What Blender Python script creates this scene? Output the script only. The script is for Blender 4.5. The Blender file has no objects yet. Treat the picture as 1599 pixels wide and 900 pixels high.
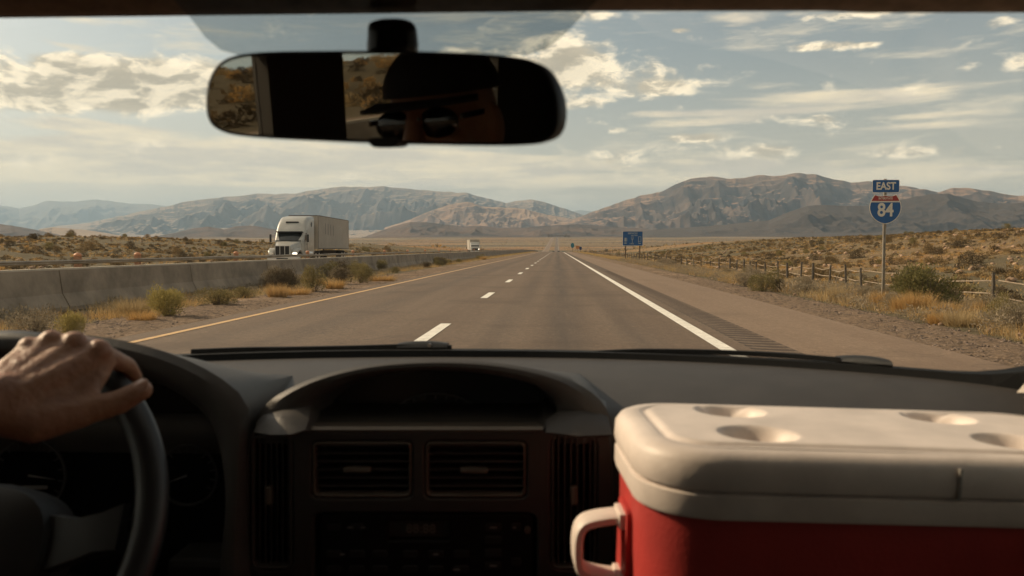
import bpy, bmesh, math, random
import numpy as np
from mathutils import Vector, Matrix
R = math.radians
sc = bpy.context.scene
COL = sc.collection
random.seed(7)

# ---------------------------------------------------------------- camera
F = 1350.0; CX, CY = 799.5, 450.0            # focal length and centre in units of a 1599 px wide frame
PITCH = math.atan(62 / F); YAW = math.atan(70.5 * math.cos(PITCH) / F)
CAM = Vector((0, 0, 1.2))
cd = bpy.data.cameras.new('camera'); cam = bpy.data.objects.new('camera', cd); COL.objects.link(cam)
cam.location = CAM; cam.rotation_euler = (R(90) - PITCH, 0, YAW)
cd.sensor_width = 36; cd.lens = F / 1599 * 36; cd.clip_start = 0.02; cd.clip_end = 120000
cd.dof.use_dof = True; cd.dof.focus_distance = 40; cd.dof.aperture_fstop = 8
sc.camera = cam
FWD = Vector((-math.sin(YAW) * math.cos(PITCH), math.cos(YAW) * math.cos(PITCH), -math.sin(PITCH)))
RIGHT = Vector((math.cos(YAW), math.sin(YAW), 0)); UP = RIGHT.cross(FWD)
def ray(px, py):
    d = RIGHT * ((px - CX) / F) + UP * ((CY - py) / F) + FWD
    return d / d.y
def at(px, py, Y): return CAM + ray(px, py) * Y
def on_z(px, py, z=0.0):
    d = ray(px, py); return CAM + d * ((z - CAM.z) / d.z)

# ---------------------------------------------------------------- sun, sky, exposure
SUN_EL, SUN_AZ = R(31), R(-70)                # azimuth measured from +Y towards +X
SUND = Vector((math.sin(SUN_AZ) * math.cos(SUN_EL), math.cos(SUN_AZ) * math.cos(SUN_EL), math.sin(SUN_EL)))
sd = bpy.data.lights.new('sun', 'SUN'); so = bpy.data.objects.new('sun', sd); COL.objects.link(so)
sd.energy = 5.0; sd.angle = R(0.6); sd.color = (1.0, .77, .50)
so.rotation_euler = SUND.to_track_quat('Z', 'Y').to_euler(); so.location = (0, 0, 40)
sc.view_settings.view_transform = 'Standard'; sc.view_settings.look = 'None'
sc.view_settings.gamma = 1.0; sc.view_settings.exposure = 0.02
sc.view_settings.use_curve_mapping = False
sc.cycles.use_denoising = True
sc.cycles.max_bounces = 8; sc.cycles.transparent_max_bounces = 12; sc.cycles.volume_bounces = 0
sc.cycles.sample_clamp_indirect = 6

W = bpy.data.worlds.new("World"); sc.world = W; W.use_nodes = True
def build_world():
    nt = W.node_tree; nt.nodes.clear(); N = nt.nodes.new; L = nt.links.new
    out = N('ShaderNodeOutputWorld'); bg = N('ShaderNodeBackground'); L(bg.outputs[0], out.inputs[0])
    bg.inputs[1].default_value = 0.110
    sky = N('ShaderNodeTexSky'); sky.sky_type = 'NISHITA'; sky.sun_disc = False
    sky.sun_elevation = SUN_EL; sky.sun_rotation = SUN_AZ; sky.dust_density = 4.0; sky.air_density = 1.0; sky.ozone_density = 1.2; sky.altitude = 900
    tc = N('ShaderNodeTexCoord'); sep = N('ShaderNodeSeparateXYZ'); L(tc.outputs['Generated'], sep.inputs[0])
    def M(op, a, b=None, c=None, clamp=False):
        n = N('ShaderNodeMath'); n.operation = op; n.use_clamp = clamp
        for i, v in enumerate((a, b, c)):
            if v is None: continue
            if isinstance(v, (int, float)): n.inputs[i].default_value = v
            else: L(v, n.inputs[i])
        return n.outputs[0]
    def MR(v, a, b, c=0.0, d=1.0):
        n = N('ShaderNodeMapRange'); n.interpolation_type = 'SMOOTHSTEP'; n.clamp = True
        L(v, n.inputs[0])
        for i, q in enumerate((a, b, c, d)): n.inputs[1 + i].default_value = q
        return n.outputs[0]
    az = M('ARCTAN2', sep.outputs[0], sep.outputs[1]); el = M('ARCSINE', sep.outputs[2])
    comb = N('ShaderNodeCombineXYZ'); L(az, comb.inputs[0]); L(el, comb.inputs[1]); P = comb.outputs[0]
    def scaled(vec, sx, sy, off=(0, 0, 0)):
        n = N('ShaderNodeMapping'); L(vec, n.inputs[0]); n.inputs['Scale'].default_value = (sx, sy, 1); n.inputs['Location'].default_value = off
        return n.outputs[0]
    def noise(vec, sc_, det, rough, dist=0.0):
        n = N('ShaderNodeTexNoise'); L(vec, n.inputs['Vector']); n.inputs['Scale'].default_value = sc_; n.inputs['Detail'].default_value = det
        n.inputs['Roughness'].default_value = rough; n.inputs['Distortion'].default_value = dist
        return n.outputs['Fac']
    def azel(px, py):
        d = ray(px, py).normalized(); return math.atan2(d.x, d.y), math.asin(d.z)
    def blobs(lst):
        acc = None
        for (px, py, wx, wy, amp) in lst:
            a, e = azel(px, py)
            s = N('ShaderNodeVectorMath'); s.operation = 'SUBTRACT'; L(P, s.inputs[0]); s.inputs[1].default_value = (a, e, 0)
            m = N('ShaderNodeVectorMath'); m.operation = 'MULTIPLY'; L(s.outputs[0], m.inputs[0]); m.inputs[1].default_value = (F / wx, F / wy, 0)
            l = N('ShaderNodeVectorMath'); l.operation = 'LENGTH'; L(m.outputs[0], l.inputs[0])
            v = MR(l.outputs['Value'], 0.0, 1.5, amp, 0.0)
            acc = v if acc is None else M('ADD', acc, v)
        return acc
    # heaped clouds: (px, py, half width, half height, strength)
    cum = blobs([(70, 125, 130, 44, .5), (210, 130, 120, 34, .42), (330, 125, 140, 36, .42), (60, 158, 170, 16, .35), (290, 150, 150, 22, .3), (450, 140, 120, 30, .3), (110, 96, 40, 12, .2),
                 (890, 85, 70, 34, .5), (960, 120, 110, 26, .45), (840, 110, 70, 40, .4), (1040, 140, 80, 14, .36), (920, 160, 90, 12, .34), (740, 80, 60, 14, .34), (925, 20, 50, 16, .38), (995, 27, 12, 12, .25),
                 (1305, 72, 42, 8, .42), (1255, 74, 26, 8, .34), (1358, 70, 18, 6, .34), (1512, 100, 22, 12, .34), (1588, 102, 24, 14, .42), (1560, 36, 26, 8, .34), (1062, 48, 28, 5, .36),
                 (1195, 235, 62, 15, .46), (1086, 215, 52, 9, .42), (1415, 238, 66, 12, .44), (965, 204, 18, 6, .36), (960, 246, 120, 20, .26), (1330, 22, 70, 8, .3), (1330, 185, 120, 10, .2)])
    # thin layered sheets
    st = blobs([(60, 70, 160, 10, .2), (560, 236, 200, 14, .3), (90, 190, 160, 10, .3), (230, 225, 180, 9, .4), (150, 258, 230, 10, .4), (420, 285, 260, 10, .36), (620, 245, 150, 10, .34), (820, 285, 200, 14, .3), (1280, 282, 260, 14, .34), (180, 205, 120, 9, .4), (120, 238, 210, 14, .42), (330, 240, 240, 26, .42), (520, 262, 260, 28, .4), (300, 268, 320, 20, .34), (60, 275, 200, 20, .3), (760, 262, 200, 20, .3),
                (1340, 152, 190, 14, .46), (1180, 176, 150, 9, .36), (1110, 192, 120, 7, .4), (1440, 181, 130, 7, .34), (1430, 197, 90, 6, .34), (1010, 178, 90, 7, .3), (1150, 30, 160, 12, .25),
                (1100, 262, 300, 22, .34), (1450, 270, 300, 18, .3), (700, 20, 260, 30, .2), (250, 40, 200, 10, .16)])
    n1 = noise(scaled(P, 1, 2.1), 19, 10, .60, .3)
    so_ = (-0.010, .020, 0)
    n1b = noise(scaled(P, 1, 2.1, (so_[0] * -1, so_[1] * -1, 0)), 19, 8, .58, .3)
    n2 = noise(scaled(P, 1, 7.5, (3, 1, 0)), 7, 8, .6, .4)
    fb = noise(scaled(P, 1, 6.0, (9, 4, 0)), 6.0, 9, .64)
    d1 = M('ADD', cum, M('MULTIPLY', M('SUBTRACT', n1, .5), 1.3))
    back = MR(sep.outputs[1], -.05, .35, .22, 0.0)            # the sky behind the traveller has scattered cloud too
    d1 = M('ADD', d1, M('MULTIPLY', back, 1.0))
    c1 = MR(d1, .09, .44)
    d2 = M('ADD', st, M('MULTIPLY', M('SUBTRACT', n2, .5), .9))
    c2 = M('MULTIPLY', MR(d2, .10, .40), .85)
    hz = MR(el, 0.0, .20, .16, 0.0); hfade = MR(el, .0, .24, .78, 0.0)                            # bright thin veil low over the horizon
    c3 = M('MULTIPLY', MR(M('ADD', fb, hz), .52, .74), .66)
    shade = M('ADD', .5, M('MULTIPLY', M('SUBTRACT', n1b, n1), -5.0))
    thick = MR(d1, .30, .75, 1.0, .80)
    shade = M('MULTIPLY', MR(shade, .05, 1.0, .55, 1.18), thick)
    # colours (sky texture units, before the 0.1 strength)
    grade = N('ShaderNodeMix'); grade.data_type = 'RGBA'; grade.blend_type = 'MULTIPLY'; grade.inputs[0].default_value = 1
    L(sky.outputs[0], grade.inputs[6]); grade.inputs[7].default_value = (1.14, 1.02, .74, 1)
    hs = N('ShaderNodeHueSaturation'); L(grade.outputs[2], hs.inputs['Color']); hs.inputs['Saturation'].default_value = .52; hs.inputs['Value'].default_value = 1.12
    def mix(f, a, b):
        n = N('ShaderNodeMix'); n.data_type = 'RGBA'
        L(f, n.inputs[0])
        for i, v in ((6, a), (7, b)):
            if isinstance(v, tuple): n.inputs[i].default_value = v + (1,)
            else: L(v, n.inputs[i])
        return n.outputs[2]
    lowsky = mix(hfade, hs.outputs[0], (7.5, 6.3, 4.5))
    veil = mix(c3, lowsky, (9.6, 8.1, 5.8))
    sh2 = N('ShaderNodeMix'); sh2.data_type = 'RGBA'; L(MR(fb, .38, .62), sh2.inputs[0]); sh2.inputs[6].default_value = (7.9, 6.75, 5.2, 1); sh2.inputs[7].default_value = (11.4, 9.3, 6.2, 1)
    sheet = mix(c2, veil, sh2.outputs[2])
    lit = N('ShaderNodeMix'); lit.data_type = 'RGBA'; lit.blend_type = 'MULTIPLY'; lit.inputs[0].default_value = 1
    cc = N('ShaderNodeCombineColor'); L(shade, cc.inputs[0]); L(shade, cc.inputs[1]); L(shade, cc.inputs[2])
    lit.inputs[6].default_value = (12.0, 9.9, 6.9, 1); L(cc.outputs[0], lit.inputs[7])
    allc = mix(M('MULTIPLY', c1, .93), sheet, lit.outputs[2])
    L(allc, bg.inputs[0])
build_world()

# ---------------------------------------------------------------- material helpers
def mat(name, color, rough=.6, metal=0.0, var=0.0, vscale=8.0, bump=0.0, bscale=60.0, spec=.5, coat=0.0, sss=0.0, color2=None, detail=6, coords='Object', bdist=.01):
    m = bpy.data.materials.new(name); m.use_nodes = True; nt = m.node_tree; N = nt.nodes.new; L = nt.links.new
    b = nt.nodes['Principled BSDF']
    b.inputs['Base Color'].default_value = tuple(color) + (1,); b.inputs['Roughness'].default_value = rough; b.inputs['Metallic'].default_value = metal
    b.inputs['Specular IOR Level'].default_value = spec; b.inputs['Coat Weight'].default_value = coat
    if sss: b.inputs['Subsurface Weight'].default_value = sss; b.inputs['Subsurface Radius'].default_value = (.02, .008, .004); b.inputs['Subsurface Scale'].default_value = .4
    tc = N('ShaderNodeTexCoord')
    if var or color2:
        n = N('ShaderNodeTexNoise'); L(tc.outputs[coords], n.inputs[0]); n.inputs['Scale'].default_value = vscale; n.inputs['Detail'].default_value = detail; n.inputs['Roughness'].default_value = .62
        r = N('ShaderNodeValToRGB'); r.color_ramp.elements[0].position = .33; r.color_ramp.elements[1].position = .67
        c2 = color2 or tuple(min(1, c * (1 + var)) for c in color); c1 = color if color2 else tuple(c * (1 - var) for c in color)
        r.color_ramp.elements[0].color = tuple(c1) + (1,); r.color_ramp.elements[1].color = tuple(c2) + (1,)
        L(n.outputs[0], r.inputs[0]); L(r.outputs[0], b.inputs['Base Color'])
    if bump:
        n = N('ShaderNodeTexNoise'); L(tc.outputs[coords], n.inputs[0]); n.inputs['Scale'].default_value = bscale; n.inputs['Detail'].default_value = 5
        bp = N('ShaderNodeBump'); bp.inputs['Strength'].default_value = bump; bp.inputs['Distance'].default_value = bdist
        L(n.outputs[0], bp.inputs['Height']); L(bp.outputs[0], b.inputs['Normal'])
    return m

def glass_mat(name, tint=(.95, .96, .95), refl=.05, rough=.0):
    m = bpy.data.materials.new(name); m.use_nodes = True; nt = m.node_tree; nt.nodes.clear(); N = nt.nodes.new; L = nt.links.new
    o = N('ShaderNodeOutputMaterial'); t = N('ShaderNodeBsdfTransparent'); g = N('ShaderNodeBsdfGlossy'); mx = N('ShaderNodeMixShader')
    t.inputs[0].default_value = tint + (1,); g.inputs['Roughness'].default_value = rough; g.inputs[0].default_value = (1, 1, 1, 1)
    lw = N('ShaderNodeFresnel'); lw.inputs[0].default_value = 1.3
    mm = N('ShaderNodeMath'); mm.operation = 'MULTIPLY'; mm.inputs[1].default_value = refl / .04; L(lw.outputs[0], mm.inputs[0])
    L(mm.outputs[0], mx.inputs[0]); L(t.outputs[0], mx.inputs[1]); L(g.outputs[0], mx.inputs[2]); L(mx.outputs[0], o.inputs[0])
    return m

# ---------------------------------------------------------------- mesh helpers
def link(name, me, m=None, parent=None, smooth=False):
    o = bpy.data.objects.new(name, me); COL.objects.link(o)
    if m is not None: me.materials.append(m)
    if parent is not None: o.parent = parent
    if smooth:
        me.polygons.foreach_set('use_smooth', [True] * len(me.polygons))
    return o
def pyobj(name, verts, faces, m=None, parent=None, smooth=False):
    me = bpy.data.meshes.new(name); me.from_pydata([tuple(v) for v in verts], [], faces); me.update()
    return link(name, me, m, parent, smooth)
def npmesh(name, V, Fc):
    """V (n,3) float, Fc (m,k) int, k = 3 or 4"""
    me = bpy.data.meshes.new(name); k = Fc.shape[1]
    me.vertices.add(len(V)); me.vertices.foreach_set('co', np.ascontiguousarray(V, np.float32).ravel())
    me.loops.add(Fc.size); me.loops.foreach_set('vertex_index', np.ascontiguousarray(Fc, np.int32).ravel())
    me.polygons.add(len(Fc)); me.polygons.foreach_set('loop_start', np.arange(0, Fc.size, k, dtype=np.int32))
    me.update(calc_edges=True); me.validate()
    return me
def gridmesh(name, X, Y, Z):
    h, w = X.shape; V = np.stack([X, Y, Z], -1).reshape(-1, 3); i = np.arange(h * w).reshape(h, w)
    Fc = np.stack([i[:-1, :-1], i[:-1, 1:], i[1:, 1:], i[1:, :-1]], -1).reshape(-1, 4)
    return npmesh(name, V, Fc)
def tag(o, label=None, cat=None, group=None, kind=None):
    if label: o['label'] = label
    if cat: o['category'] = cat
    if group: o['group'] = group
    if kind: o['kind'] = kind
    return o
def empty(name, loc=(0, 0, 0), rz=0.0):
    o = bpy.data.objects.new(name, None); COL.objects.link(o); o.location = loc; o.rotation_euler = (0, 0, rz); o.empty_display_size = .1
    return o
class MB:
    """collects boxes, tubes, lofts; build() links them as one mesh"""
    def __init__(s): s.bm = bmesh.new()
    def box(s, c, size, rot=None, bevel=0.0, seg=2):
        r = bmesh.ops.create_cube(s.bm, size=1.0); vs = r['verts']
        for v in vs: v.co = Vector((v.co.x * size[0], v.co.y * size[1], v.co.z * size[2]))
        if bevel:
            es = list({e for v in vs for e in v.link_edges}); rr = bmesh.ops.bevel(s.bm, geom=es, offset=bevel, segments=seg, affect='EDGES', profile=.6)
            vs = list({v for f in rr['faces'] for v in f.verts} | {v for v in vs if v.is_valid})
        for v in vs:
            if rot is not None: v.co = rot @ v.co
            v.co += Vector(c)
        return s
    def loft(s, rings, close=True, cap0=True, cap1=True):
        rv = [[s.bm.verts.new(Vector(p)) for p in r] for r in rings]; n = len(rv[0])
        for a, b in zip(rv[:-1], rv[1:]):
            for i in range(n if close else n - 1):
                j = (i + 1) % n
                try: s.bm.faces.new((a[i], a[j], b[j], b[i]))
                except ValueError: pass
        if close and cap0: s.bm.faces.new(rv[0][::-1])
        if close and cap1: s.bm.faces.new(rv[-1])
        return s
    def tube(s, pts, rad, n=10, caps=True):
        pts = [Vector(p) for p in pts]; rings = []
        rads = rad if isinstance(rad, (list, tuple)) else [rad] * len(pts)
        prev = None
        for i, p in enumerate(pts):
            t = (pts[min(i + 1, len(pts) - 1)] - pts[max(i - 1, 0)]).normalized()
            if prev is None: a = t.orthogonal().normalized()
            else: a = (prev - t * prev.dot(t)).normalized()
            prev = a; b = t.cross(a)
            rings.append([p + (a * math.cos(2 * math.pi * k / n) + b * math.sin(2 * math.pi * k / n)) * rads[i] for k in range(n)])
        return s.loft(rings, True, caps, caps)
    def cyl(s, p0, p1, r, n=16): return s.tube([p0, p1], r, n)
    def poly(s, pts):
        s.bm.faces.new([s.bm.verts.new(Vector(p)) for p in pts]); return s
    def build(s, name, m=None, parent=None, smooth=False, recalc=True):
        if recalc: bmesh.ops.recalc_face_normals(s.bm, faces=s.bm.faces)
        me = bpy.data.meshes.new(name); s.bm.to_mesh(me); s.bm.free()
        o = link(name, me, m, parent)
        if smooth:
            me.polygons.foreach_set('use_smooth', [True] * len(me.polygons))
            try: me.set_sharp_from_angle(angle=R(40))
            except Exception: pass
        return o
def smoothpts(pts, n=8, closed=False):
    pts = [Vector(p) for p in pts]; out = []; N_ = len(pts)
    rng = range(N_ if closed else N_ - 1)
    for i in rng:
        g = (lambda k: pts[k % N_]) if closed else (lambda k: pts[max(0, min(N_ - 1, k))])
        p0, p1, p2, p3 = g(i - 1), g(i), g(i + 1), g(i + 2)
        for j in range(n):
            t = j / n
            out.append(.5 * ((2 * p1) + (p2 - p0) * t + (2 * p0 - 5 * p1 + 4 * p2 - p3) * t * t + (3 * p1 - 3 * p2 + p3 - p0) * t ** 3))
    if not closed: out.append(pts[-1].copy())
    return out
def text_obj(name, body, size, m, parent=None, bold=0.0, sx=1.0, align='CENTER', extrude=.001):
    c = bpy.data.curves.new(name, 'FONT'); c.body = body; c.size = size; c.align_x = align; c.align_y = 'CENTER'; c.extrude = extrude; c.offset = bold
    t = bpy.data.objects.new(name, c); COL.objects.link(t)
    dg = bpy.context.evaluated_depsgraph_get(); me = bpy.data.meshes.new_from_object(t.evaluated_get(dg)); bpy.data.objects.remove(t)
    if sx != 1.0:
        for v in me.vertices: v.co.x *= sx
    me.materials.clear(); me.name = name
    return link(name, me, m, parent)

# ---------------------------------------------------------------- numpy noise
def _h(ix, iy, seed):
    n = (ix.astype(np.int64) * 374761393 + iy.astype(np.int64) * 668265263 + seed * 974711) & 0xFFFFFFFF
    n = ((n ^ (n >> 13)) * 1274126177) & 0xFFFFFFFF
    return ((n ^ (n >> 16)) & 0xFFFF) / 65535.0
def vnoise(x, y, seed=0):
    ix = np.floor(x); iy = np.floor(y); fx = x - ix; fy = y - iy
    fx = fx * fx * fx * (fx * (fx * 6 - 15) + 10); fy = fy * fy * fy * (fy * (fy * 6 - 15) + 10)
    a = _h(ix, iy, seed); b = _h(ix + 1, iy, seed); c = _h(ix, iy + 1, seed); d = _h(ix + 1, iy + 1, seed)
    return (a + (b - a) * fx) * (1 - fy) + (c + (d - c) * fx) * fy
def fbm(x, y, oct=5, seed=0, gain=.5, ridged=False):
    s = 0; a = 1; t = 0
    for o in range(oct):
        v = vnoise(x * 2 ** o + 17.3 * o, y * 2 ** o - 9.1 * o, seed + o)
        if ridged: v = 1 - abs(2 * v - 1); v = v * v
        s = s + a * v; t += a; a *= gain
    return s / t
def sstep(a, b, x):
    t = np.clip((x - a) / (b - a), 0, 1); return t * t * (3 - 2 * t)
# ================================================================ THE SETTING
_K = np.array([(-2000, 0), (250, 0), (330, -.08), (600, -1.9), (1100, -6.5), (1620, -3.8), (2400, 12.0), (3300, 33.0), (4500, 60), (7000, 74), (9000, 84), (60000, 200)], float)
def prof(y):
    y = np.asarray(y, float); w = np.clip(np.abs(y) * .07, 0, 350); s = 0
    for k in np.linspace(-1, 1, 9): s = s + np.interp(y + k * w, _K[:, 0], _K[:, 1])
    return s / 9
def terrain(x, y):
    x = np.asarray(x, float); y = np.asarray(y, float); z = prof(y)
    fade = 1 - sstep(420, 1300, y)
    und = (fbm(x / 34, y / 45, 4, 3) - .5)
    # left rise beyond the opposite carriageway
    l = sstep(29, 68, -x); fall = 1 - .8 * sstep(85, 260, -x)
    z = z + fade * l * (2.62 * fall + und * 1.1)
    # right: shallow ditch at the fence then a rise
    r = sstep(15, 68, x); fallr = 1 - .8 * sstep(85, 260, x)
    z = z - .5 * sstep(6.3, 11.5, x) * (1 - sstep(14, 40, x)) * (1 - sstep(250, 500, y)) + fade * r * (3.9 * fallr + und * 1.5)
    near = sstep(7, 14, x) + sstep(29, 36, -x)
    z = z + near * (fbm(x / 5.5, y / 5.5, 4, 11) - .5) * .55 * (1 - sstep(200, 700, y))
    far = sstep(1200, 3500, y) * sstep(60, 900, np.abs(x + 8))
    z = z + far * (fbm(x / 900, y / 900, 4, 5) - .5) * 14
    road = (sstep(-30.5, -28.5, x)) * (1 - sstep(6.0, 7.0, x))
    return z - .03 * road
def ground(x, y): return float(terrain(np.array([x]), np.array([y]))[0])
def ground_hit(px, py, y0=4, y1=3000):
    d = ray(px, py); ys = np.geomspace(y0, y1, 1500); zt = terrain(d.x * ys, ys); zr = CAM.z + d.z * ys
    k = np.argmax(zr < zt); 
    if not (zr < zt).any(): k = len(ys) - 1
    return d.x * ys[k], ys[k], float(zt[k])
def geo_axis(fine, step, end, g):
    a = [fine]; s = step
    while a[-1] < end: s *= g; a.append(a[-1] + s)
    return np.array(a[1:])
xr = np.arange(-100, 100.01, .62); xs_ = np.concatenate([-geo_axis(100, .7, 30000, 1.12)[::-1], xr, geo_axis(100, .7, 30000, 1.12)])
yl = list(np.arange(-160.0, 0.1, 2.0)); s = .55
while yl[-1] < 32000: s *= 1.0125 if yl[-1] < 400 else 1.03; yl.append(yl[-1] + s)
ys_ = np.array(yl)
# keep the sheet gap-free under the edges of the carriageways
GX, GY = np.meshgrid(xs_, ys_); GZ = terrain(GX, GY)

def pos_ramp_mat(name, layers, rough=.95, bump=.5, bscale=9, bdist=.05):
    """ground material: list of (scale xyz, (lo, hi), colour) noise layers blended over each other"""
    m = bpy.data.materials.new(name); m.use_nodes = True; nt = m.node_tree; N = nt.nodes.new; L = nt.links.new
    b = nt.nodes['Principled BSDF']; b.inputs['Roughness'].default_value = rough; b.inputs['Specular IOR Level'].default_value = .2
    tc = N('ShaderNodeTexCoord'); cur = None
    for k, (scl, rng, col) in enumerate(layers):
        if k == 0:
            rgb = N('ShaderNodeRGB'); rgb.outputs[0].default_value = tuple(col) + (1,); cur = rgb.outputs[0]; continue
        mp = N('ShaderNodeMapping'); L(tc.outputs['Object'], mp.inputs[0]); mp.inputs['Scale'].default_value = scl; mp.inputs['Location'].default_value = (k * 7.7, k * 3.1, 0)
        n = N('ShaderNodeTexNoise'); L(mp.outputs[0], n.inputs[0]); n.inputs['Scale'].default_value = 1; n.inputs['Detail'].default_value = 7; n.inputs['Roughness'].default_value = .62
        r = N('ShaderNodeMapRange'); r.interpolation_type = 'SMOOTHSTEP'; L(n.outputs[0], r.inputs[0]); r.inputs[1].default_value = rng[0]; r.inputs[2].default_value = rng[1]
        mx = N('ShaderNodeMix'); mx.data_type = 'RGBA'; L(r.outputs[0], mx.inputs[0]); L(cur, mx.inputs[6]); mx.inputs[7].default_value = tuple(col) + (1,); cur = mx.outputs[2]
    L(cur, b.inputs['Base Color'])
    n = N('ShaderNodeTexNoise'); L(tc.outputs['Object'], n.inputs[0]); n.inputs['Scale'].default_value = bscale; n.inputs['Detail'].default_value = 8; n.inputs['Roughness'].default_value = .7
    bp = N('ShaderNodeBump'); bp.inputs['Strength'].default_value = bump; bp.inputs['Distance'].default_value = bdist; L(n.outputs[0], bp.inputs['Height']); L(bp.outputs[0], b.inputs['Normal'])
    return m
m_desert = pos_ramp_mat('desert_soil', [
    (None, None, (.33, .170, .074)),
    ((.22, .16, .2), (.45, .62), (.32, .20, .08)),
    ((.05, .02, .05), (.48, .60), (.24, .15, .075)),
    ((1.4, 1.1, 1), (.46, .60), (.17, .105, .052)),
    ((3.5, 3.5, 4), (.50, .62), (.38, .23, .115)),
    ((.5, .35, .5), (.54, .66), (.13, .09, .045)),
    ((.0021, .0012, .002), (.46, .56), (.27, .19, .11)),
    ((.0016, .0050, .002), (.46, .54), (.13, .105, .062)),
    ((.0005, .0018, .002), (.60, .66), (.36, .28, .19)),
], bump=.9, bscale=3.2, bdist=.22)
g = link('desert_ground', gridmesh('desert_ground', GX, GY, GZ), m_desert, smooth=True); tag(g, kind='structure')

# ---------------------------------------------------------------- roads
def sheet(name, x0, x1, y0, y1, m, dz=0.0, nx=1, prf=None):
    yy = np.concatenate([[y0], ys_[(ys_ > y0) & (ys_ < y1)], [y1]]); xx = np.linspace(x0, x1, nx + 1)
    X, Y = np.meshgrid(xx, yy); Z = prof(Y) + dz + np.clip(Y - 900, 0, None) * .00012
    if prf is not None: Z = Z + prf(X, Y)
    o = link(name, gridmesh(name, X, Y, Z), m); tag(o, kind='structure'); return o
def asphalt(name, c1, c2, tracks=None, crack=True):
    m = bpy.data.materials.new(name); m.use_nodes = True; nt = m.node_tree; N = nt.nodes.new; L = nt.links.new
    b = nt.nodes['Principled BSDF']; b.inputs['Roughness'].default_value = .82; b.inputs['Specular IOR Level'].default_value = .35
    tc = N('ShaderNodeTexCoord')
    def nz(scl, det=6, rg=.6, typ='n'):
        mp = N('ShaderNodeMapping'); L(tc.outputs['Object'], mp.inputs[0]); mp.inputs['Scale'].default_value = scl
        n = N('ShaderNodeTexNoise'); L(mp.outputs[0], n.inputs[0]); n.inputs['Scale'].default_value = 1; n.inputs['Detail'].default_value = det; n.inputs['Roughness'].default_value = rg
        return n.outputs[0]
    def mp_(v, a, b_, c=0., d=1.):
        r = N('ShaderNodeMapRange'); r.interpolation_type = 'SMOOTHSTEP'; L(v, r.inputs[0])
        for i, q in enumerate((a, b_, c, d)): r.inputs[i + 1].default_value = q
        return r.outputs[0]
    def mix(f, a, c, bt='MIX'):
        x = N('ShaderNodeMix'); x.data_type = 'RGBA'; x.blend_type = bt
        if isinstance(f, float): x.inputs[0].default_value = f
        else: L(f, x.inputs[0])
        for i, v in ((6, a), (7, c)):
            if isinstance(v, tuple): x.inputs[i].default_value = v + (1,)
            else: L(v, x.inputs[i])
        return x.outputs[2]
    cur = mix(mp_(nz((1.4, .05, 1), 5), .35, .65), c1, c2)
    cur = mix(mp_(nz((45, 45, 45), 3, .8), .40, .62, .0, .55), cur, tuple(c * .45 for c in c1))          # dark aggregate
    cur = mix(mp_(nz((13, 6, 13), 4, .75), .42, .60, .0, .42), cur, tuple(c * .55 for c in c1))
    cur = mix(mp_(nz((9, 4, 9), 4, .75), .56, .70, .0, .35), cur, tuple(c * 1.5 for c in c2))
    cur = mix(mp_(nz((60, 60, 60), 2, .8), .60, .70, .0, .6), cur, (.34, .29, .24))                     # pale chips
    cur = mix(mp_(nz((.35, .35, .35), 6, .6), .50, .66, .0, .55), cur, tuple(c * .62 for c in c1))      # blotches
    if tracks:
        sp = N('ShaderNodeSeparateXYZ'); L(tc.outputs['Object'], sp.inputs[0])
        for (cx_, w, amt) in tracks:
            s_ = N('ShaderNodeMath'); s_.operation = 'SUBTRACT'; L(sp.outputs[0], s_.inputs[0]); s_.inputs[1].default_value = cx_
            a_ = N('ShaderNodeMath'); a_.operation = 'ABSOLUTE'; L(s_.outputs[0], a_.inputs[0])
            f = mp_(a_.outputs[0], 0., w, amt, 0.)
            nn = mp_(nz((2.2, .12, 1), 5), .3, .7, .4, 1.)
            mm = N('ShaderNodeMath'); mm.operation = 'MULTIPLY'; L(f, mm.inputs[0]); L(nn, mm.inputs[1])
            cur = mix(mm.outputs[0], cur, (.035, .030, .027))
    if crack:   # fine sealed cracks
        v = N('ShaderNodeTexVoronoi'); v.feature = 'DISTANCE_TO_EDGE'
        mp = N('ShaderNodeMapping'); L(tc.outputs['Object'], mp.inputs[0]); mp.inputs['Scale'].default_value = (.07, .05, 1)
        wn = N('ShaderNodeTexNoise'); L(tc.outputs['Object'], wn.inputs[0]); wn.inputs['Scale'].default_value = .8; wn.inputs['Detail'].default_value = 5
        ad = N('ShaderNodeVectorMath'); ad.operation = 'MULTIPLY_ADD'; L(wn.outputs['Color'], ad.inputs[0]); ad.inputs[1].default_value = (.5, .5, 0); L(mp.outputs[0], ad.inputs[2]); L(ad.outputs[0], v.inputs['Vector']); v.inputs['Scale'].default_value = 1
        cur = mix(mp_(v.outputs['Distance'], .0008, .0035, .40, 0.), cur, (.04, .034, .03))
    L(cur, b.inputs['Base Color'])
    bp = N('ShaderNodeBump'); bp.inputs['Strength'].default_value = .6; bp.inputs['Distance'].default_value = .006; L(nz((70, 70, 70), 3, .8), bp.inputs['Height']); L(bp.outputs[0], b.inputs['Normal'])
    return m
XL = on_z(676, 520).x; XR = on_z(1150, 555).x; XY = (on_z(300, 512).x + on_z(600, 449).x) / 2
XE = on_z(1100, 451.5).x; XE2 = on_z(1250, 492).x
print('lanes', XL, XR, XY, XE, XE2, 'base', on_z(0, 497), on_z(0, 424, .8))
EDGE_R = 4.6
m_lane = asphalt('asphalt_lane', (.150, .103, .070), (.185, .132, .092), tracks=[((XL + XR) / 2, .60, .60), (XL + .95, .42, .30), (XR - .9, .42, .30), ((XY + XL) / 2, .5, .35), (XY + .9, .4, .2)])
m_shoulder = asphalt('asphalt_shoulder', (.235, .160, .108), (.27, .190, .130), crack=True)
m_rumble = asphalt('asphalt_rumble', (.150, .105, .074), (.18, .128, .09), crack=False)
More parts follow.
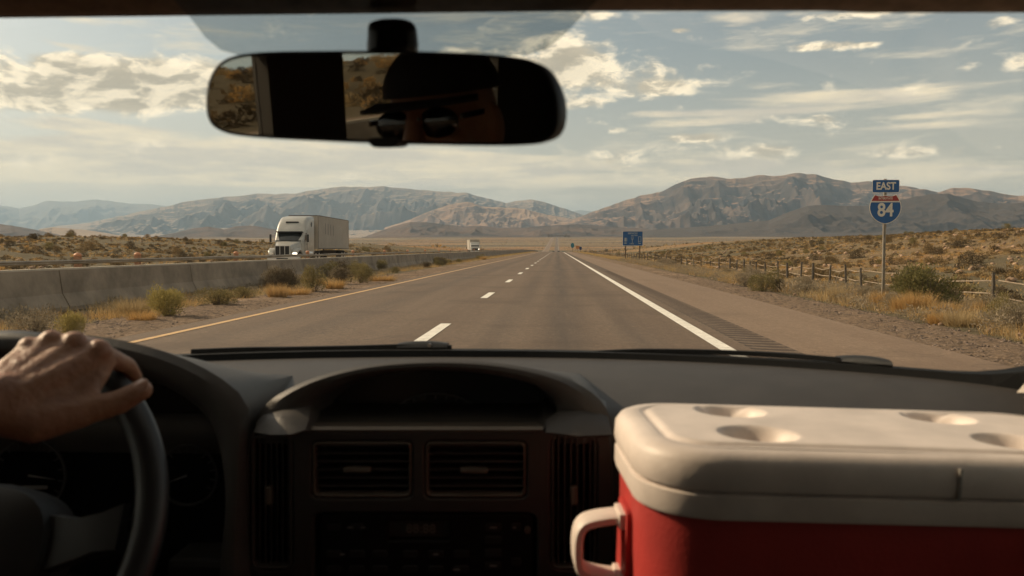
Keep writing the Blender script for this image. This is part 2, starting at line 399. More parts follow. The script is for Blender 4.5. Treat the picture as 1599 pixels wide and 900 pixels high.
def shade_in_grooves(m):   # dark stripes put the shade of the milled grooves into the colour
    nt = m.node_tree; N = nt.nodes.new; L = nt.links.new; b = nt.nodes['Principled BSDF']; src = b.inputs['Base Color'].links[0].from_socket
    tc = N('ShaderNodeTexCoord'); sp = N('ShaderNodeSeparateXYZ'); L(tc.outputs['Object'], sp.inputs[0])
    a = N('ShaderNodeMath'); a.operation = 'MULTIPLY_ADD'; L(sp.outputs[0], a.inputs[0]); a.inputs[1].default_value = .35; L(sp.outputs[1], a.inputs[2])
    s = N('ShaderNodeMath'); s.operation = 'MULTIPLY'; L(a.outputs[0], s.inputs[0]); s.inputs[1].default_value = 2 * math.pi / .32
    c = N('ShaderNodeMath'); c.operation = 'SINE'; L(s.outputs[0], c.inputs[0]); r = N('ShaderNodeMapRange'); L(c.outputs[0], r.inputs[0]); r.inputs[1].default_value = -.1; r.inputs[2].default_value = .3; r.inputs[4].default_value = .85
    mx = N('ShaderNodeMix'); mx.data_type = 'RGBA'; L(r.outputs[0], mx.inputs[0]); L(src, mx.inputs[6]); mx.inputs[7].default_value = (.045, .032, .024, 1); L(mx.outputs[2], b.inputs['Base Color'])
shade_in_grooves(m_rumble)
RX0, RX1 = XR + .30, XR + .80
road = sheet('road', XY - .45, RX0, -60, 6200, m_lane, nx=3)
def groove(X, Y):
    inn = (X > RX0 + .03) & (X < RX1 - .03)
    return np.where(inn, -.012 * np.clip(np.sin((Y + .35 * X) * 2 * math.pi / .32) * 2.0, 0, 1), 0)
yy = np.arange(2, 46, .04); X, Y = np.meshgrid(np.array([RX0, RX0 + .029, RX0 + .04, RX1 - .04, RX1 - .029, RX1]), yy)
tag(link('rumble_strip_road', gridmesh('rumble_strip_road', X, Y, prof(Y) + groove(X, Y)), m_rumble), kind='structure')
sheet('rumble_strip_road', RX0, RX1, 46 - .04, 900, m_rumble); sheet('rumble_strip_road', RX0, RX1, -60, 2, m_rumble); sheet('road_shoulder', RX0, RX1, 900, 6200, m_shoulder)
sheet('road_shoulder', RX1, EDGE_R, -60, 6200, m_shoulder, nx=2)
sheet('opposite_road', -27.2, -15.2, -60, 6200, m_shoulder, nx=3)
m_white = mat('road_paint_white', (.78, .74, .66), .6, var=.16, vscale=5, bump=.3, bscale=80)
m_yel = mat('road_paint_yellow', (.60, .38, .17), .6, var=.15, vscale=6, bump=.3, bscale=80)
def worn(m, thr=.36):   # paint chipped off in places lets the asphalt show
    nt = m.node_tree; N = nt.nodes.new; L = nt.links.new; b = nt.nodes['Principled BSDF']
    tc = N('ShaderNodeTexCoord'); n = N('ShaderNodeTexNoise'); L(tc.outputs['Object'], n.inputs[0]); n.inputs['Scale'].default_value = 22; n.inputs['Detail'].default_value = 8; n.inputs['Roughness'].default_value = .75
    r = N('ShaderNodeMapRange'); L(n.outputs[0], r.inputs[0]); r.inputs[1].default_value = thr - .03; r.inputs[2].default_value = thr + .03
    L(r.outputs[0], b.inputs['Alpha'])
worn(m_white, .37); worn(m_yel, .38)
sheet('road_marking_edge_line', XR - .09, XR + .09, -60, 6000, m_white, .005)
sheet('road_marking_edge_line', XY - .06, XY + .06, -60, 6000, m_yel, .005)
sheet('road_marking_edge_line', -15.9, -15.75, -60, 6000, m_yel, .005)
sheet('road_marking_edge_line', -25.6, -25.4, -60, 6000, m_white, .005)
d0, d1 = on_z(650, 534).y, on_z(700, 506).y; p1 = on_z(755, 466).y
PER = p1 - d0; LEN = max(1.9, d1 - d0); print('dash', d0, d1, PER)
V = []; Fq = []
y = d0
while y < 4200:
    for w_ in (0,):
        k = len(V); L_ = LEN if y > 15 else d1 - d0
        for (xx, yy) in ((XL - .085, y), (XL + .085, y), (XL + .085, y + L_), (XL - .085, y + L_)): V.append((xx, yy, float(prof(yy)) + .006 + max(0, yy - 900) * .00012))
        Fq.append((k, k + 1, k + 2, k + 3))
    y += PER
tag(pyobj('road_marking_lane_dashes', V, Fq, m_white), kind='structure')
m_gravel = pos_ramp_mat('gravel', [(None, None, (.215, .150, .100)), ((9, 9, 9), (.45, .6), (.105, .074, .053)), ((26, 26, 26), (.56, .66), (.34, .25, .18)), ((.8, .3, 1), (.5, .7), (.32, .22, .145))], bump=1.0, bscale=16, bdist=.06)
def rough_edge(amp, seed, side):
    return lambda X, Y: (fbm(X * 3.1, Y * 1.7, 4, seed) - .5) * amp - .012
def gravel_sheet(name, x0, x1, seed):
    yy = np.concatenate([np.arange(1, 60, .13), ys_[ys_ > 60][:330]]); yy = yy[yy < 900]; xx = np.linspace(x0, x1, 19)
    X, Y = np.meshgrid(xx, yy); t = (X - x0) / (x1 - x0); prog = np.sin(np.pi * np.clip(t, 0, 1)) ** .4
    wob = (fbm(Y * .9, Y * 0, 4, seed + 4) - .5) * .35; X = X + wob * t if x0 > 0 else X + wob * (1 - t)
    Z = prof(Y) - .022 + prog * ((fbm(X * 6, Y * 6, 4, seed) - .42) * .085) + .004
    Z = np.where((t > .97) if x0 > 0 else (t < .03), Z - .04, Z)
    tag(link(name, gridmesh(name, X, Y, Z), m_gravel), kind='structure')
gravel_sheet('gravel_path', EDGE_R - .02, 5.95, 31)
gravel_sheet('gravel_path', -7.7, XY - .43, 47)
# ---------------------------------------------------------------- mountains
def mountain(name, sky, D, D0, D1, base, m, seed, amp=.5, lam=.09, apron=.12, at_=.45, cols=520, rows=150, pxpad=0, jag=0.0):
    sky = np.array(sky, float); u = np.linspace(sky[0, 0], sky[-1, 0], cols); H = np.interp(u, sky[:, 0], sky[:, 1])
    H = H + (fbm(u / 13, u * 0, 4, seed + 9) - .5) * jag
    rx = np.array([ray(a, b).x for a, b in zip(u, H)]); rz = np.array([ray(a, b).z for a, b in zip(u, H)])
    t = np.linspace(0, 1, rows); back = np.linspace(1.03, 1.6, 12); T = np.concatenate([t, back]); Yv = D0 + (D - D0) * T
    U, YY = np.meshgrid(rx, Yv); X = U * YY; RZ, TT = np.meshgrid(rz, T)
    lamm = D * lam
    edge = np.clip(np.minimum(np.arange(cols), np.arange(cols)[::-1]) / (cols * .04), 0, 1)[None, :]
    rid = fbm(X / lamm, YY / lamm * 1.15, 6, seed, .52, True); spur = fbm(X / (lamm * .8), YY / (lamm * 3.2), 4, seed + 3, .5, True)
    Tc = np.clip(TT, 0, 1); warp = Tc + amp * (.6 * spur + .6 * rid - .62) * np.sin(np.pi * Tc) * .8
    warp = np.clip(warp, 0, 1.0)
    s = np.where(warp < at_, apron * warp / at_, apron + (1 - apron) * ((warp - at_) / (1 - at_)) ** 1.12)
    Ht = (CAM.z + RZ * D - base); det = (rid - .5) * .17 * np.sin(np.pi * np.clip(Tc, 0, 1)) * (s > apron * .9)
    Z = base + Ht * np.clip(s + det, 0, 1.0)
    # never let a foreground spur stand above the skyline
    lim = CAM.z + RZ * YY * .995; Z = np.where(TT <= 1.0, np.minimum(Z, np.maximum(lim, base)), Z)
    k = TT > 1; Z = np.where(k, base + Ht * (1 - (TT - 1) / .6) * (.9 + .1 * rid), Z); Z = np.where(TT >= 1.59, base - 60, Z)
    Z = Z - 12 * (TT == 0)
    o = link(name, gridmesh(name, X, YY, Z), m, smooth=True); tag(o, kind='structure'); return o
def rock_mat(name, rock, sand, dark, sc_=.002, lo=.80, hi=.97):
    m = bpy.data.materials.new(name); m.use_nodes = True; nt = m.node_tree; N = nt.nodes.new; L = nt.links.new
    b = nt.nodes['Principled BSDF']; b.inputs['Roughness'].default_value = .95; b.inputs['Specular IOR Level'].default_value = .1
    tc = N('ShaderNodeTexCoord'); n = N('ShaderNodeTexNoise'); L(tc.outputs['Object'], n.inputs[0]); n.inputs['Scale'].default_value = sc_; n.inputs['Detail'].default_value = 9; n.inputs['Roughness'].default_value = .66
    r = N('ShaderNodeMapRange'); r.interpolation_type = 'SMOOTHSTEP'; L(n.outputs[0], r.inputs[0]); r.inputs[1].default_value = .42; r.inputs[2].default_value = .60
    a = N('ShaderNodeMix'); a.data_type = 'RGBA'; L(r.outputs[0], a.inputs[0]); a.inputs[6].default_value = rock + (1,); a.inputs[7].default_value = dark + (1,)
    ge = N('ShaderNodeNewGeometry'); sp = N('ShaderNodeSeparateXYZ'); L(ge.outputs['Normal'], sp.inputs[0])
    ad = N('ShaderNodeMath'); ad.operation = 'MULTIPLY_ADD'; L(n.outputs[0], ad.inputs[0]); ad.inputs[1].default_value = .12; L(sp.outputs[2], ad.inputs[2])
    r2 = N('ShaderNodeMapRange'); r2.interpolation_type = 'SMOOTHSTEP'; L(ad.outputs[0], r2.inputs[0]); r2.inputs[1].default_value = lo + .06; r2.inputs[2].default_value = hi + .06
    c = N('ShaderNodeMix'); c.data_type = 'RGBA'; L(r2.outputs[0], c.inputs[0]); L(a.outputs[2], c.inputs[6]); c.inputs[7].default_value = sand + (1,)
    L(c.outputs[2], b.inputs['Base Color'])
    n2 = N('ShaderNodeTexNoise'); L(tc.outputs['Object'], n2.inputs[0]); n2.inputs['Scale'].default_value = sc_ * 6; n2.inputs['Detail'].default_value = 7
    bp = N('ShaderNodeBump'); bp.inputs['Strength'].default_value = .8; bp.inputs['Distance'].default_value = .06 / sc_ * .4; L(n2.outputs[0], bp.inputs['Height']); L(bp.outputs[0], b.inputs['Normal'])
    return m
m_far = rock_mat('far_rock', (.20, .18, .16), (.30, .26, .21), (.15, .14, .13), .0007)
m_big = rock_mat('range_rock', (.13, .10, .082), (.36, .265, .19), (.06, .05, .045), .0011, .90, .985)
m_tan = rock_mat('tan_rock', (.29, .185, .125), (.42, .28, .185), (.13, .09, .07), .0022, .88, .98)
m_brn = rock_mat('brown_rock', (.135, .090, .064), (.24, .16, .11), (.062, .050, .043), .0025, 1.0, 1.03)
m_cloud_shade = rock_mat('cloud_shaded_rock', (.060, .047, .040), (.080, .062, .050), (.038, .032, .030), .0022, .8, .99)  # cloud shadow over the right-hand hills is put into this dark colour
m_rgt = rock_mat('right_rock', (.135, .095, .072), (.34, .215, .14), (.052, .042, .038), .0015, .89, .99)
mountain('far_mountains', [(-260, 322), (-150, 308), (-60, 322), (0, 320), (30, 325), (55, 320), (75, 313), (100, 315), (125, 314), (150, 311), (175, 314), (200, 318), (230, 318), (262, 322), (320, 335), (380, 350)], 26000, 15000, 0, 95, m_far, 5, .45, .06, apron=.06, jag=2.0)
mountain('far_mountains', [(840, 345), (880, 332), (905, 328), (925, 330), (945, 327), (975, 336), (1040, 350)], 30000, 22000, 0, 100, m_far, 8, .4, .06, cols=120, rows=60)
mountain('mountains', [(60, 357), (130, 349), (200, 335), (250, 324), (290, 315), (330, 309), (370, 306), (400, 302), (430, 303), (460, 302), (500, 295), (540, 291), (560, 292), (600, 291), (640, 295), (670, 297), (700, 300), (728, 301), (745, 305), (770, 312), (790, 317), (805, 314), (830, 311), (850, 316), (880, 325), (905, 334), (940, 343), (1000, 352)], 15500, 8800, 0, 74, m_big, 21, .62, .075, apron=.20, at_=.42, cols=760, rows=200, jag=2.2)
mountain('mountains', [(600, 356), (640, 343), (670, 330), (700, 320), (730, 315), (755, 322), (785, 324), (820, 326), (845, 333), (880, 340), (930, 350)], 10500, 8200, 0, 72, m_tan, 33, .6, .05, apron=.12, at_=.3, cols=320, rows=120, jag=2.0)
mountain('mountains', [(830, 357), (870, 349), (900, 341), (935, 327), (965, 317), (1000, 305), (1030, 300), (1055, 288), (1080, 278), (1110, 275), (1135, 279), (1165, 277), (1185, 273), (1210, 275), (1240, 270), (1275, 272), (1300, 279), (1330, 284), (1360, 283), (1385, 287), (1420, 291), (1445, 297), (1480, 305), (1560, 312), (1640, 318), (1800, 330), (1950, 345)], 9800, 6300, 0, 72, m_rgt, 52, .62, .07, apron=.14, at_=.36, cols=800, rows=200, jag=2.4)
mountain('mountains', [(1370, 330), (1400, 305), (1422, 296), (1445, 295), (1465, 300), (1490, 293), (1520, 294), (1550, 299), (1590, 306), (1640, 298), (1720, 300), (1850, 320), (2000, 340)], 8000, 5700, 0, 70, m_rgt, 63, .6, .07, apron=.12, at_=.34, cols=360, rows=120, jag=2.0)
mountain('hills', [(565, 372), (590, 362), (615, 353), (640, 347), (665, 347), (700, 351), (725, 354), (745, 352), (775, 356), (810, 356), (850, 353), (900, 350), (950, 354), (1000, 357), (1060, 364), (1100, 368)], 6300, 4900, 0, 66, m_brn, 71, .55, .06, apron=.1, at_=.3, cols=420, rows=100, jag=1.6)
mountain('hills', [(960, 368), (1000, 362), (1040, 357), (1080, 355), (1120, 352), (1200, 344), (1235, 330), (1262, 321), (1290, 320), (1330, 322), (1380, 318), (1420, 309), (1450, 303), (1480, 302), (1520, 314), (1560, 318), (1640, 314), (1760, 312), (1900, 325), (2050, 350)], 5600, 4450, 0, 60, m_cloud_shade, 77, .5, .09, apron=.12, at_=.35, cols=640, rows=110, jag=1.6)
mountain('hills', [(-300, 340), (-150, 345), (0, 350), (30, 354), (60, 360), (95, 367), (120, 372)], 5200, 4300, 0, 60, m_brn, 81, .5, .08, cols=240, rows=60, jag=1.2)
mountain('hills', [(45, 368), (62, 359), (82, 355), (110, 357), (135, 359), (165, 364), (190, 368)], 6200, 5200, 0, 66, m_big, 83, .5, .08, cols=160, rows=60, jag=1.2)
mountain('hills', [(240, 370), (275, 363), (305, 356), (325, 354), (350, 358), (372, 353), (390, 352), (415, 356), (450, 362), (500, 366)], 6000, 4800, 0, 66, m_brn, 87, .5, .08, cols=220, rows=60, jag=1.4)

# ---------------------------------------------------------------- haze
hz = MB(); hz.box((0, 15000, 690), (90000, 70000, 1420)); ho = hz.build('haze'); tag(ho, kind='stuff')
hm = bpy.data.materials.new('haze_air'); hm.use_nodes = True; nt = hm.node_tree; nt.nodes.clear()
_o = nt.nodes.new('ShaderNodeOutputMaterial'); _v = nt.nodes.new('ShaderNodeVolumePrincipled'); nt.links.new(_v.outputs[0], _o.inputs['Volume'])
_v.inputs['Color'].default_value = (.54, .76, 1.0, 1); _v.inputs['Density'].default_value = 4.4e-5; _v.inputs['Anisotropy'].default_value = .15
ho.data.materials.append(hm)
# ================================================================ ALONG THE ROAD
m_conc = mat('barrier_concrete', (.27, .218, .165), .9, var=.32, vscale=1.3, bump=.5, bscale=14, bdist=.01, detail=9)
BX = -9.62
def barrier():
    t = empty('concrete_barrier', (BX, 0, 0)); tag(t, 'long grey concrete barrier wall along the left edge of the road', 'barrier')
    prof_ = [(.0, 0), (.0, .08), (-.14, .34), (-.20, .80), (-.36, .80), (-.42, .34), (-.56, .08), (-.56, 0)]
    y = -20.0; segs = []; mb = MB()
    while y < 420:
        L_ = 6.1 if y < 120 else 24.4; y1 = y + L_ - .045
        mb.loft([[(a, yy, b + float(prof(yy)) - .03) for a, b in prof_] for yy in (y, y1)]); y += L_
    o = mb.build('barrier_segment', m_conc, t); o['kind'] = 'stuff'
    mb = MB(); mb.loft([[(-.20, yy, .795 + float(prof(yy)) - .03), (-.205, yy, .835 + float(prof(yy)) - .03), (-.355, yy, .835 + float(prof(yy)) - .03), (-.36, yy, .795 + float(prof(yy)) - .03)] for yy in (-20, 100, 250, 420)])
    mb.build('cap', mat('barrier_lit_top_concrete', (.46, .40, .32), .9, var=.15, vscale=3, bump=.4, bscale=30), t)  # paler strip: sunlight on the top edge put into the colour
    return t
barrier()
m_rail = mat('galvanised_rail', (.34, .29, .23), .6, .2, var=.25, vscale=2)
m_opost = mat('orange_post', (.36, .19, .11), .8, var=.2, vscale=9)
m_cap = mat('orange_reflector_cap', (.50, .22, .11), .6)
def guard():
    t = empty('guardrail', (-12.2, 0, 0)); tag(t, 'low metal guardrail with orange capped posts behind the concrete barrier', 'guardrail')
    zz = lambda y: float(prof(y))
    sec = [(.03, .83), (.06, .86), (.03, .885), (.06, .91), (.03, .94), (0, .94), (.035, .91), (0, .885), (.035, .86), (0, .83)]
    ys = np.linspace(6, 330, 80)
    mb = MB(); mb.loft([[(a, y, b - .03 + .015 * math.sin(y * .7) + zz(y)) for a, b in sec] for y in ys]); mb.build('rail', m_rail, t)
    posts = [on_z(125, 400, 1.05), on_z(218, 400, 1.05), on_z(371, 400, 1.05)]
    yy = [12.2 / abs(ray(p, 400).x) for p in (125, 218, 371)]
    while yy[-1] < 300: yy.append(yy[-1] + 9.5)
    for i, y in enumerate(yy):
        if i > 36: break
        mb = MB(); mb.box((-.06, y, .48 + zz(y)), (.14, .16, 1.02), bevel=.012); p = mb.build('post', m_opost, t)
        mb = MB(); mb.loft([[(-.06 + r * math.cos(a), y + r * math.sin(a), z + zz(y)) for a in np.linspace(0, 2 * math.pi, 13)[:-1]] for r, z in ((.06, .985), (.095, .995), (.10, 1.03), (.07, 1.07), (.02, 1.085))])
        mb.build('post_cap', m_cap, p, smooth=True)
    return t
guard()

# ---------------------------------------------------------------- split rail fence on the right
m_post = mat('weathered_post', (.10, .08, .06), .9, var=.35, vscale=9, bump=.6, bscale=40)
m_railw = mat('weathered_rail', (.27, .21, .15), .9, var=.25, vscale=5, bump=.5, bscale=30)
def fence():
    fx = lambda y: 11.2 if y > 26 else 11.2
    t = empty('rail_fence', (11.2, 0, 0)); tag(t, 'weathered split rail fence with dark posts following the right verge', 'fence')
    pts = [8.5, 13.0, 18.2]
    for px in (1552, 1419, 1345, 1321, 1295, 1269, 1250, 1229, 1215, 1195, 1181, 1171, 1161, 1150, 1139): pts.append(11.2 / ray(px, 450).x)
    while pts[-1] < 300: pts.append(pts[-1] + 3.4 + .8 * random.random())
    pts = sorted(pts)[:99]; tops = []
    for y in pts:
        z = ground(11.2, y); h = .88 + .16 * random.random(); dx = random.uniform(-.05, .05); r = random.uniform(.042, .062)
        mb = MB(); n = 7
        mb.loft([[(dx * k + r * f * math.cos(a + .3), y + r * f * math.sin(a + .3), z + zz) for a in np.linspace(0, 2 * math.pi, n + 1)[:-1]] for k, zz, f in ((0, -.15, 1.05), (.3, .3, 1.0), (.7, h * .7, .95), (1, h, .9))])
        mb.build('post', m_post, t); tops.append((y, z))
    for level in (.46, .80):
        mb = MB()
        for (y0, z0), (y1, z1) in zip(tops[:-1], tops[1:]):
            if y0 > 280: continue
            a = random.uniform(-.06, .06); b = random.uniform(-.07, .05); ym = (y0 + y1) / 2
            mb.tube([(.07, y0 + .03, z0 + level + a), (.085, ym, (z0 + z1) / 2 + level - .05 + b), (.07, y1 - .03, z1 + level + b)], [.016, .019, .015], 6)
        mb.build('rail', m_railw, t)
fence()

# ---------------------------------------------------------------- signs
m_blue = mat('sign_blue', (.006, .078, .235), .5, var=.12, vscale=3); m_red = mat('sign_red', (.28, .022, .02), .5, var=.1, vscale=4); m_sw = mat('sign_white', (.62, .56, .47), .55)
m_steel = mat('galvanised_steel', (.30, .26, .21), .5, .6, var=.2, vscale=6); m_dsteel = mat('sign_back_brown', (.14, .095, .06), .8, var=.2)
def flat(name, pts, y0, y1, m, parent):
    mb = MB(); mb.loft([[(x, y, z) for x, z in pts] for y in (y0, y1)]); return mb.build(name, m, parent)
def rrect(x0, x1, z0, z1, r, n=5):
    out = []
    for cx, cz, a0 in ((x1 - r, z0 + r, -90), (x1 - r, z1 - r, 0), (x0 + r, z1 - r, 90), (x0 + r, z0 + r, 180)):
        for k in range(n + 1): a = R(a0 + 90 * k / n); out.append((cx + r * math.cos(a), cz + r * math.sin(a)))
    return out
def shield():
    Y = 19.3; b = at(1380, 450, Y); gz = ground(b.x, Y); t = empty('route_sign', (b.x, Y, gz), 0); tag(t, 'route shield sign reading EAST 84 on a tall steel pole', 'road sign')
    s = Y / F
    def X(c): return ((c - 398) / 10 + .0) * s
    def Z(c): return at(1380, 270 + c / 10, Y).z - gz
    top = Z(95)
    mb = MB(); mb.box((0, .045, top / 2 - .1), (.055, .03, top + .2)); mb.box((.022, .028, top / 2 - .1), (.010, .03, top + .2)); mb.box((-.022, .028, top / 2 - .1), (.010, .03, top + .2)); mb.build('pole', m_steel, t)
    e = flat('direction_plate', rrect(X(198), X(602), Z(310), Z(110), .03), 0, .006, m_sw, t)
    flat('plate_face', rrect(X(203), X(597), Z(305), Z(115), .026), -.003, -.0005, m_blue, e)
    w = text_obj('lettering', 'EAST', .225, m_sw, e, .006, .84); w.rotation_euler = (R(90), 0, 0); w.location = (X(400), -.006, Z(213))
    half = [(398, 352), (440, 362), (500, 362), (562, 342), (590, 385), (612, 430), (628, 480), (636, 530), (634, 580), (620, 630), (596, 680), (560, 725), (510, 765), (455, 790), (398, 803)]
    def outline(k):
        cx, cz = 398, 560
        r_ = [(cx + (a - cx) * k, cz + (b_ - cz) * k) for a, b_ in half]; l_ = [(2 * cx - a, b_) for a, b_ in r_[1:-1]][::-1]
        return [(X(a), Z(b_)) for a, b_ in r_ + l_]
    sh = flat('shield_plate', outline(1.0), 0, .006, m_sw, t)
    inn = [(cx_, cz_) for cx_, cz_ in [(398 + (a - 398) * .955, 560 + (b_ - 560) * .955) for a, b_ in half]]
    lower = [p for p in inn if p[1] > 462]; e0 = (398 + (620 - 398) * .955, 462)
    rr = [e0] + lower; ll = [(796 - a, b_) for a, b_ in rr][::-1][1:]
    flat('shield_field', [(X(a), Z(b_)) for a, b_ in rr + ll], -.003, -.0005, m_blue, sh)
    up = [p for p in inn if p[1] < 440]; e1 = (398 + (612 - 398) * .955, 440)
    rr = up + [e1]; ll = [(796 - a, b_) for a, b_ in rr[1:]][::-1]
    flat('shield_band', [(X(a), Z(b_)) for a, b_ in rr + ll], -.003, -.0005, m_red, sh)
    w = text_obj('lettering', 'INTERSTATE', .066, m_sw, sh, .001, .82); w.rotation_euler = (R(90), 0, 0); w.location = (0, -.006, Z(403))
    w = text_obj('numerals', '84', .40, m_sw, sh, .010, .86); w.rotation_euler = (R(90), 0, 0); w.location = (X(400), -.006, Z(590))
shield()
def guide():
    Y = 96.0; c = at(988, 373, Y); gz = ground(c.x, Y); t = empty('guide_sign', (c.x, Y, gz)); tag(t, 'wide blue information sign on two brown posts beside the road', 'road sign')
    s = Y / F; Z = lambda py: at(988, py, Y).z - gz
    b = flat('sign_panel', rrect(-15.6 * s, 15.6 * s, Z(384), Z(361.3), .08), 0, .03, m_sw, t)
    flat('panel_face', rrect(-15.2 * s, 15.2 * s, Z(383.6), Z(361.7), .07), -.006, -.001, m_blue, b)
    for x in (-11.0 * s, 11.0 * s):
        mb = MB(); mb.box((x, .10, Z(384) / 2 + .3), (.14, .1, Z(384) + .6)); mb.build('post', m_dsteel, t)
    grey = mat('faded_legend', (.32, .34, .34), .6)
    for (txt, x, py, size) in (('SERVICES', 0, 364.8, .26), ('NEXT EXIT', .6, 368.2, .15), ('1 MILE', -.4, 380.9, .19)):
        w = text_obj('lettering', txt, size, grey, b, .006, 1.0); w.rotation_euler = (R(90), 0, 0); w.location = (x * .3 - .2 * 0, -.01, Z(py))
    # fuel pump, fork and lodging pictograms
    def box(x, z, w_, h_): mb.box((x, -.008, z), (w_, .006, h_))
    mb = MB(); x0 = -11.2 * s; zc = Z(374.5); box(x0, zc, .22, .42); box(x0 + .17, zc - .02, .035, .36); box(x0 + .12, zc + .17, .12, .035); box(x0, zc - .38, .26, .12); mb.build('pictogram', grey, b)
    mb = MB(); x0 = -.6 * s; [box(x0 + dx, zc + .2, .035, .3) for dx in (-.11, 0, .11)]; box(x0, zc + .05, .26, .05); box(x0, zc - .15, .06, .4); mb.build('pictogram', grey, b)
    mb = MB(); x0 = 10.8 * s; box(x0 - .14, zc, .05, .66); box(x0 + .14, zc + .05, .05, .5); box(x0, zc + .32, .28, .05); box(x0, zc - .2, .3, .05); box(x0, zc - .42, .3, .08); mb.build('pictogram', grey, b)
guide()
def small_sign(px, py, w, h, Y, m, label, round_=False):
    c = at(px, py, Y); gz = ground(c.x, Y); t = empty('roadside_sign', (c.x, Y, gz)); tag(t, label, 'road sign'); s = Y / F
    z = c.z - gz; ww, hh = w * s / 2, h * s / 2
    pts = [(ww * math.cos(a), z + hh * math.sin(a)) for a in np.linspace(0, 2 * math.pi, 17)[:-1]] if round_ else rrect(-ww, ww, z - hh, z + hh, .1)
    flat('sign_panel', pts, 0, .03, m, t)
    mb = MB(); mb.box((0, .08, z / 2), (.12, .08, z + .2)); mb.build('post', m_dsteel, t)
small_sign(894, 383.5, 5.5, 8, 330, mat('sign_teal', (.02, .16, .22), .5), 'small teal sign beside the road where it dips out of sight', True)
small_sign(902, 386.5, 6, 5, 300, mat('sign_orange', (.48, .20, .07), .6), 'small orange work zone sign between a teal and a navy sign')
small_sign(906.5, 388, 3.6, 4.6, 280, mat('sign_navy', (.015, .04, .13), .5), 'tiny navy sign next to the small orange work zone sign')

# ---------------------------------------------------------------- far overpass
def overpass():
    Y = 4300; z = float(prof(Y)); c = at(873, 368.4, Y); t = empty('overpass', (c.x, Y, z)); tag(t, 'distant dark overpass crossing the road on the horizon', 'bridge')
    s = Y / F; m = mat('overpass_concrete', (.14, .115, .09), .9)
    h = max(6, c.z - z)
    mb = MB(); mb.box((0, 0, h), (18 * s, 10, 1.0 * s)); mb.build('deck', m, t)
    for x in (-8.5 * s, -2 * s, 2.0 * s, 8.5 * s):
        mb = MB(); mb.box((x, 0, h / 2 - .25 * s), (1.6, 6, h - .5 * s)); mb.build('pier', m, t)
overpass()

# ---------------------------------------------------------------- plants
def leaf_mat(name, c, c2, trans=.25):
    m = bpy.data.materials.new(name); m.use_nodes = True; nt = m.node_tree; N = nt.nodes.new; L = nt.links.new
    b = nt.nodes['Principled BSDF']; b.inputs['Roughness'].default_value = .85; b.inputs['Specular IOR Level'].default_value = .15
    tc = N('ShaderNodeTexCoord'); n = N('ShaderNodeTexNoise'); L(tc.outputs['Object'], n.inputs[0]); n.inputs['Scale'].default_value = 14; n.inputs['Detail'].default_value = 3
    oi = N('ShaderNodeObjectInfo'); ad = N('ShaderNodeMath'); ad.operation = 'MULTIPLY_ADD'; L(oi.outputs['Random'], ad.inputs[0]); ad.inputs[1].default_value = .5; L(n.outputs[0], ad.inputs[2])
    r = N('ShaderNodeMapRange'); L(ad.outputs[0], r.inputs[0]); r.inputs[1].default_value = .4; r.inputs[2].default_value = 1.1
    mx = N('ShaderNodeMix'); mx.data_type = 'RGBA'; L(r.outputs[0], mx.inputs[0]); mx.inputs[6].default_value = c + (1,); mx.inputs[7].default_value = c2 + (1,); L(mx.outputs[2], b.inputs['Base Color'])
    tr = N('ShaderNodeBsdfTranslucent'); L(mx.outputs[2], tr.inputs[0]); ms = N('ShaderNodeMixShader'); ms.inputs[0].default_value = trans
    L(b.outputs[0], ms.inputs[1]); L(tr.outputs[0], ms.inputs[2]); L(ms.outputs[0], nt.nodes['Material Output'].inputs[0])
    return m
m_sage = leaf_mat('sage_leaves', (.27, .185, .092), (.175, .125, .065)); m_dark = leaf_mat('dark_brush_leaves', (.105, .080, .048), (.15, .11, .065), .12)
m_olive = leaf_mat('olive_leaves', (.25, .20, .085), (.165, .14, .06)); m_yel_l = leaf_mat('yellow_green_leaves', (.36, .29, .10), (.24, .21, .075), .35)
m_straw = leaf_mat('straw_grass', (.50, .37, .19), (.36, .27, .15), .35); m_gold = leaf_mat('golden_grass', (.54, .34, .13), (.44, .29, .13), .35)
m_green = leaf_mat('green_leaves', (.14, .13, .05), (.21, .18, .07), .35); m_grey = leaf_mat('grey_brush', (.34, .27, .19), (.22, .185, .12), .25)
m_twig = mat('twig_bark', (.13, .095, .07), .9)
def shrub_np(n, rad, h, leaf, rng, lobes=7, flat_=.0, up=.3, elong=1.8, dome=False):
    """leaf triangles spread over several uneven lobes; returns (n*3,3)"""
    lc = []; 
    for k in range(lobes):
        a = rng.uniform(0, 2 * np.pi); r = rad * rng.uniform(.15, .62); lc.append((r * np.cos(a), r * np.sin(a), h * rng.uniform(.30, .62), rad * rng.uniform(.30, .55), h * rng.uniform(.28, .48)))
    if dome: lc = [(r_[0] * .8, r_[1] * .8, h * .22 + h * .16 * rng.random(), rad * rng.uniform(.42, .62), h * rng.uniform(.42, .6)) for r_ in lc]
    lc = np.array(lc); pick = rng.integers(0, lobes, n); C = lc[pick]
    d = rng.normal(size=(n, 3)); d /= np.linalg.norm(d, axis=1)[:, None]; rr = rng.uniform(.45, 1.0, n) ** .5
    rr *= 1 + .22 * rng.normal(size=n) * (rng.random(n) < .25)
    P = C[:, :3] + d * rr[:, None] * np.stack([C[:, 3], C[:, 3], C[:, 4]], 1); P[:, 2] = np.maximum(P[:, 2], rng.uniform(.0, .12, n) * h)
    dirv = d * .7 + rng.normal(size=(n, 3)) * .45 + np.array([0, 0, up]); dirv /= np.linalg.norm(dirv, axis=1)[:, None]
    side = np.cross(dirv, rng.normal(size=(n, 3))); side /= np.linalg.norm(side, axis=1)[:, None] + 1e-9
    L_ = leaf * rng.uniform(.6, 1.5, n)[:, None]; Wd = L_ / elong
    return np.stack([P - side * Wd * .5, P + side * Wd * .5, P + dirv * L_], 1).reshape(-1, 3)
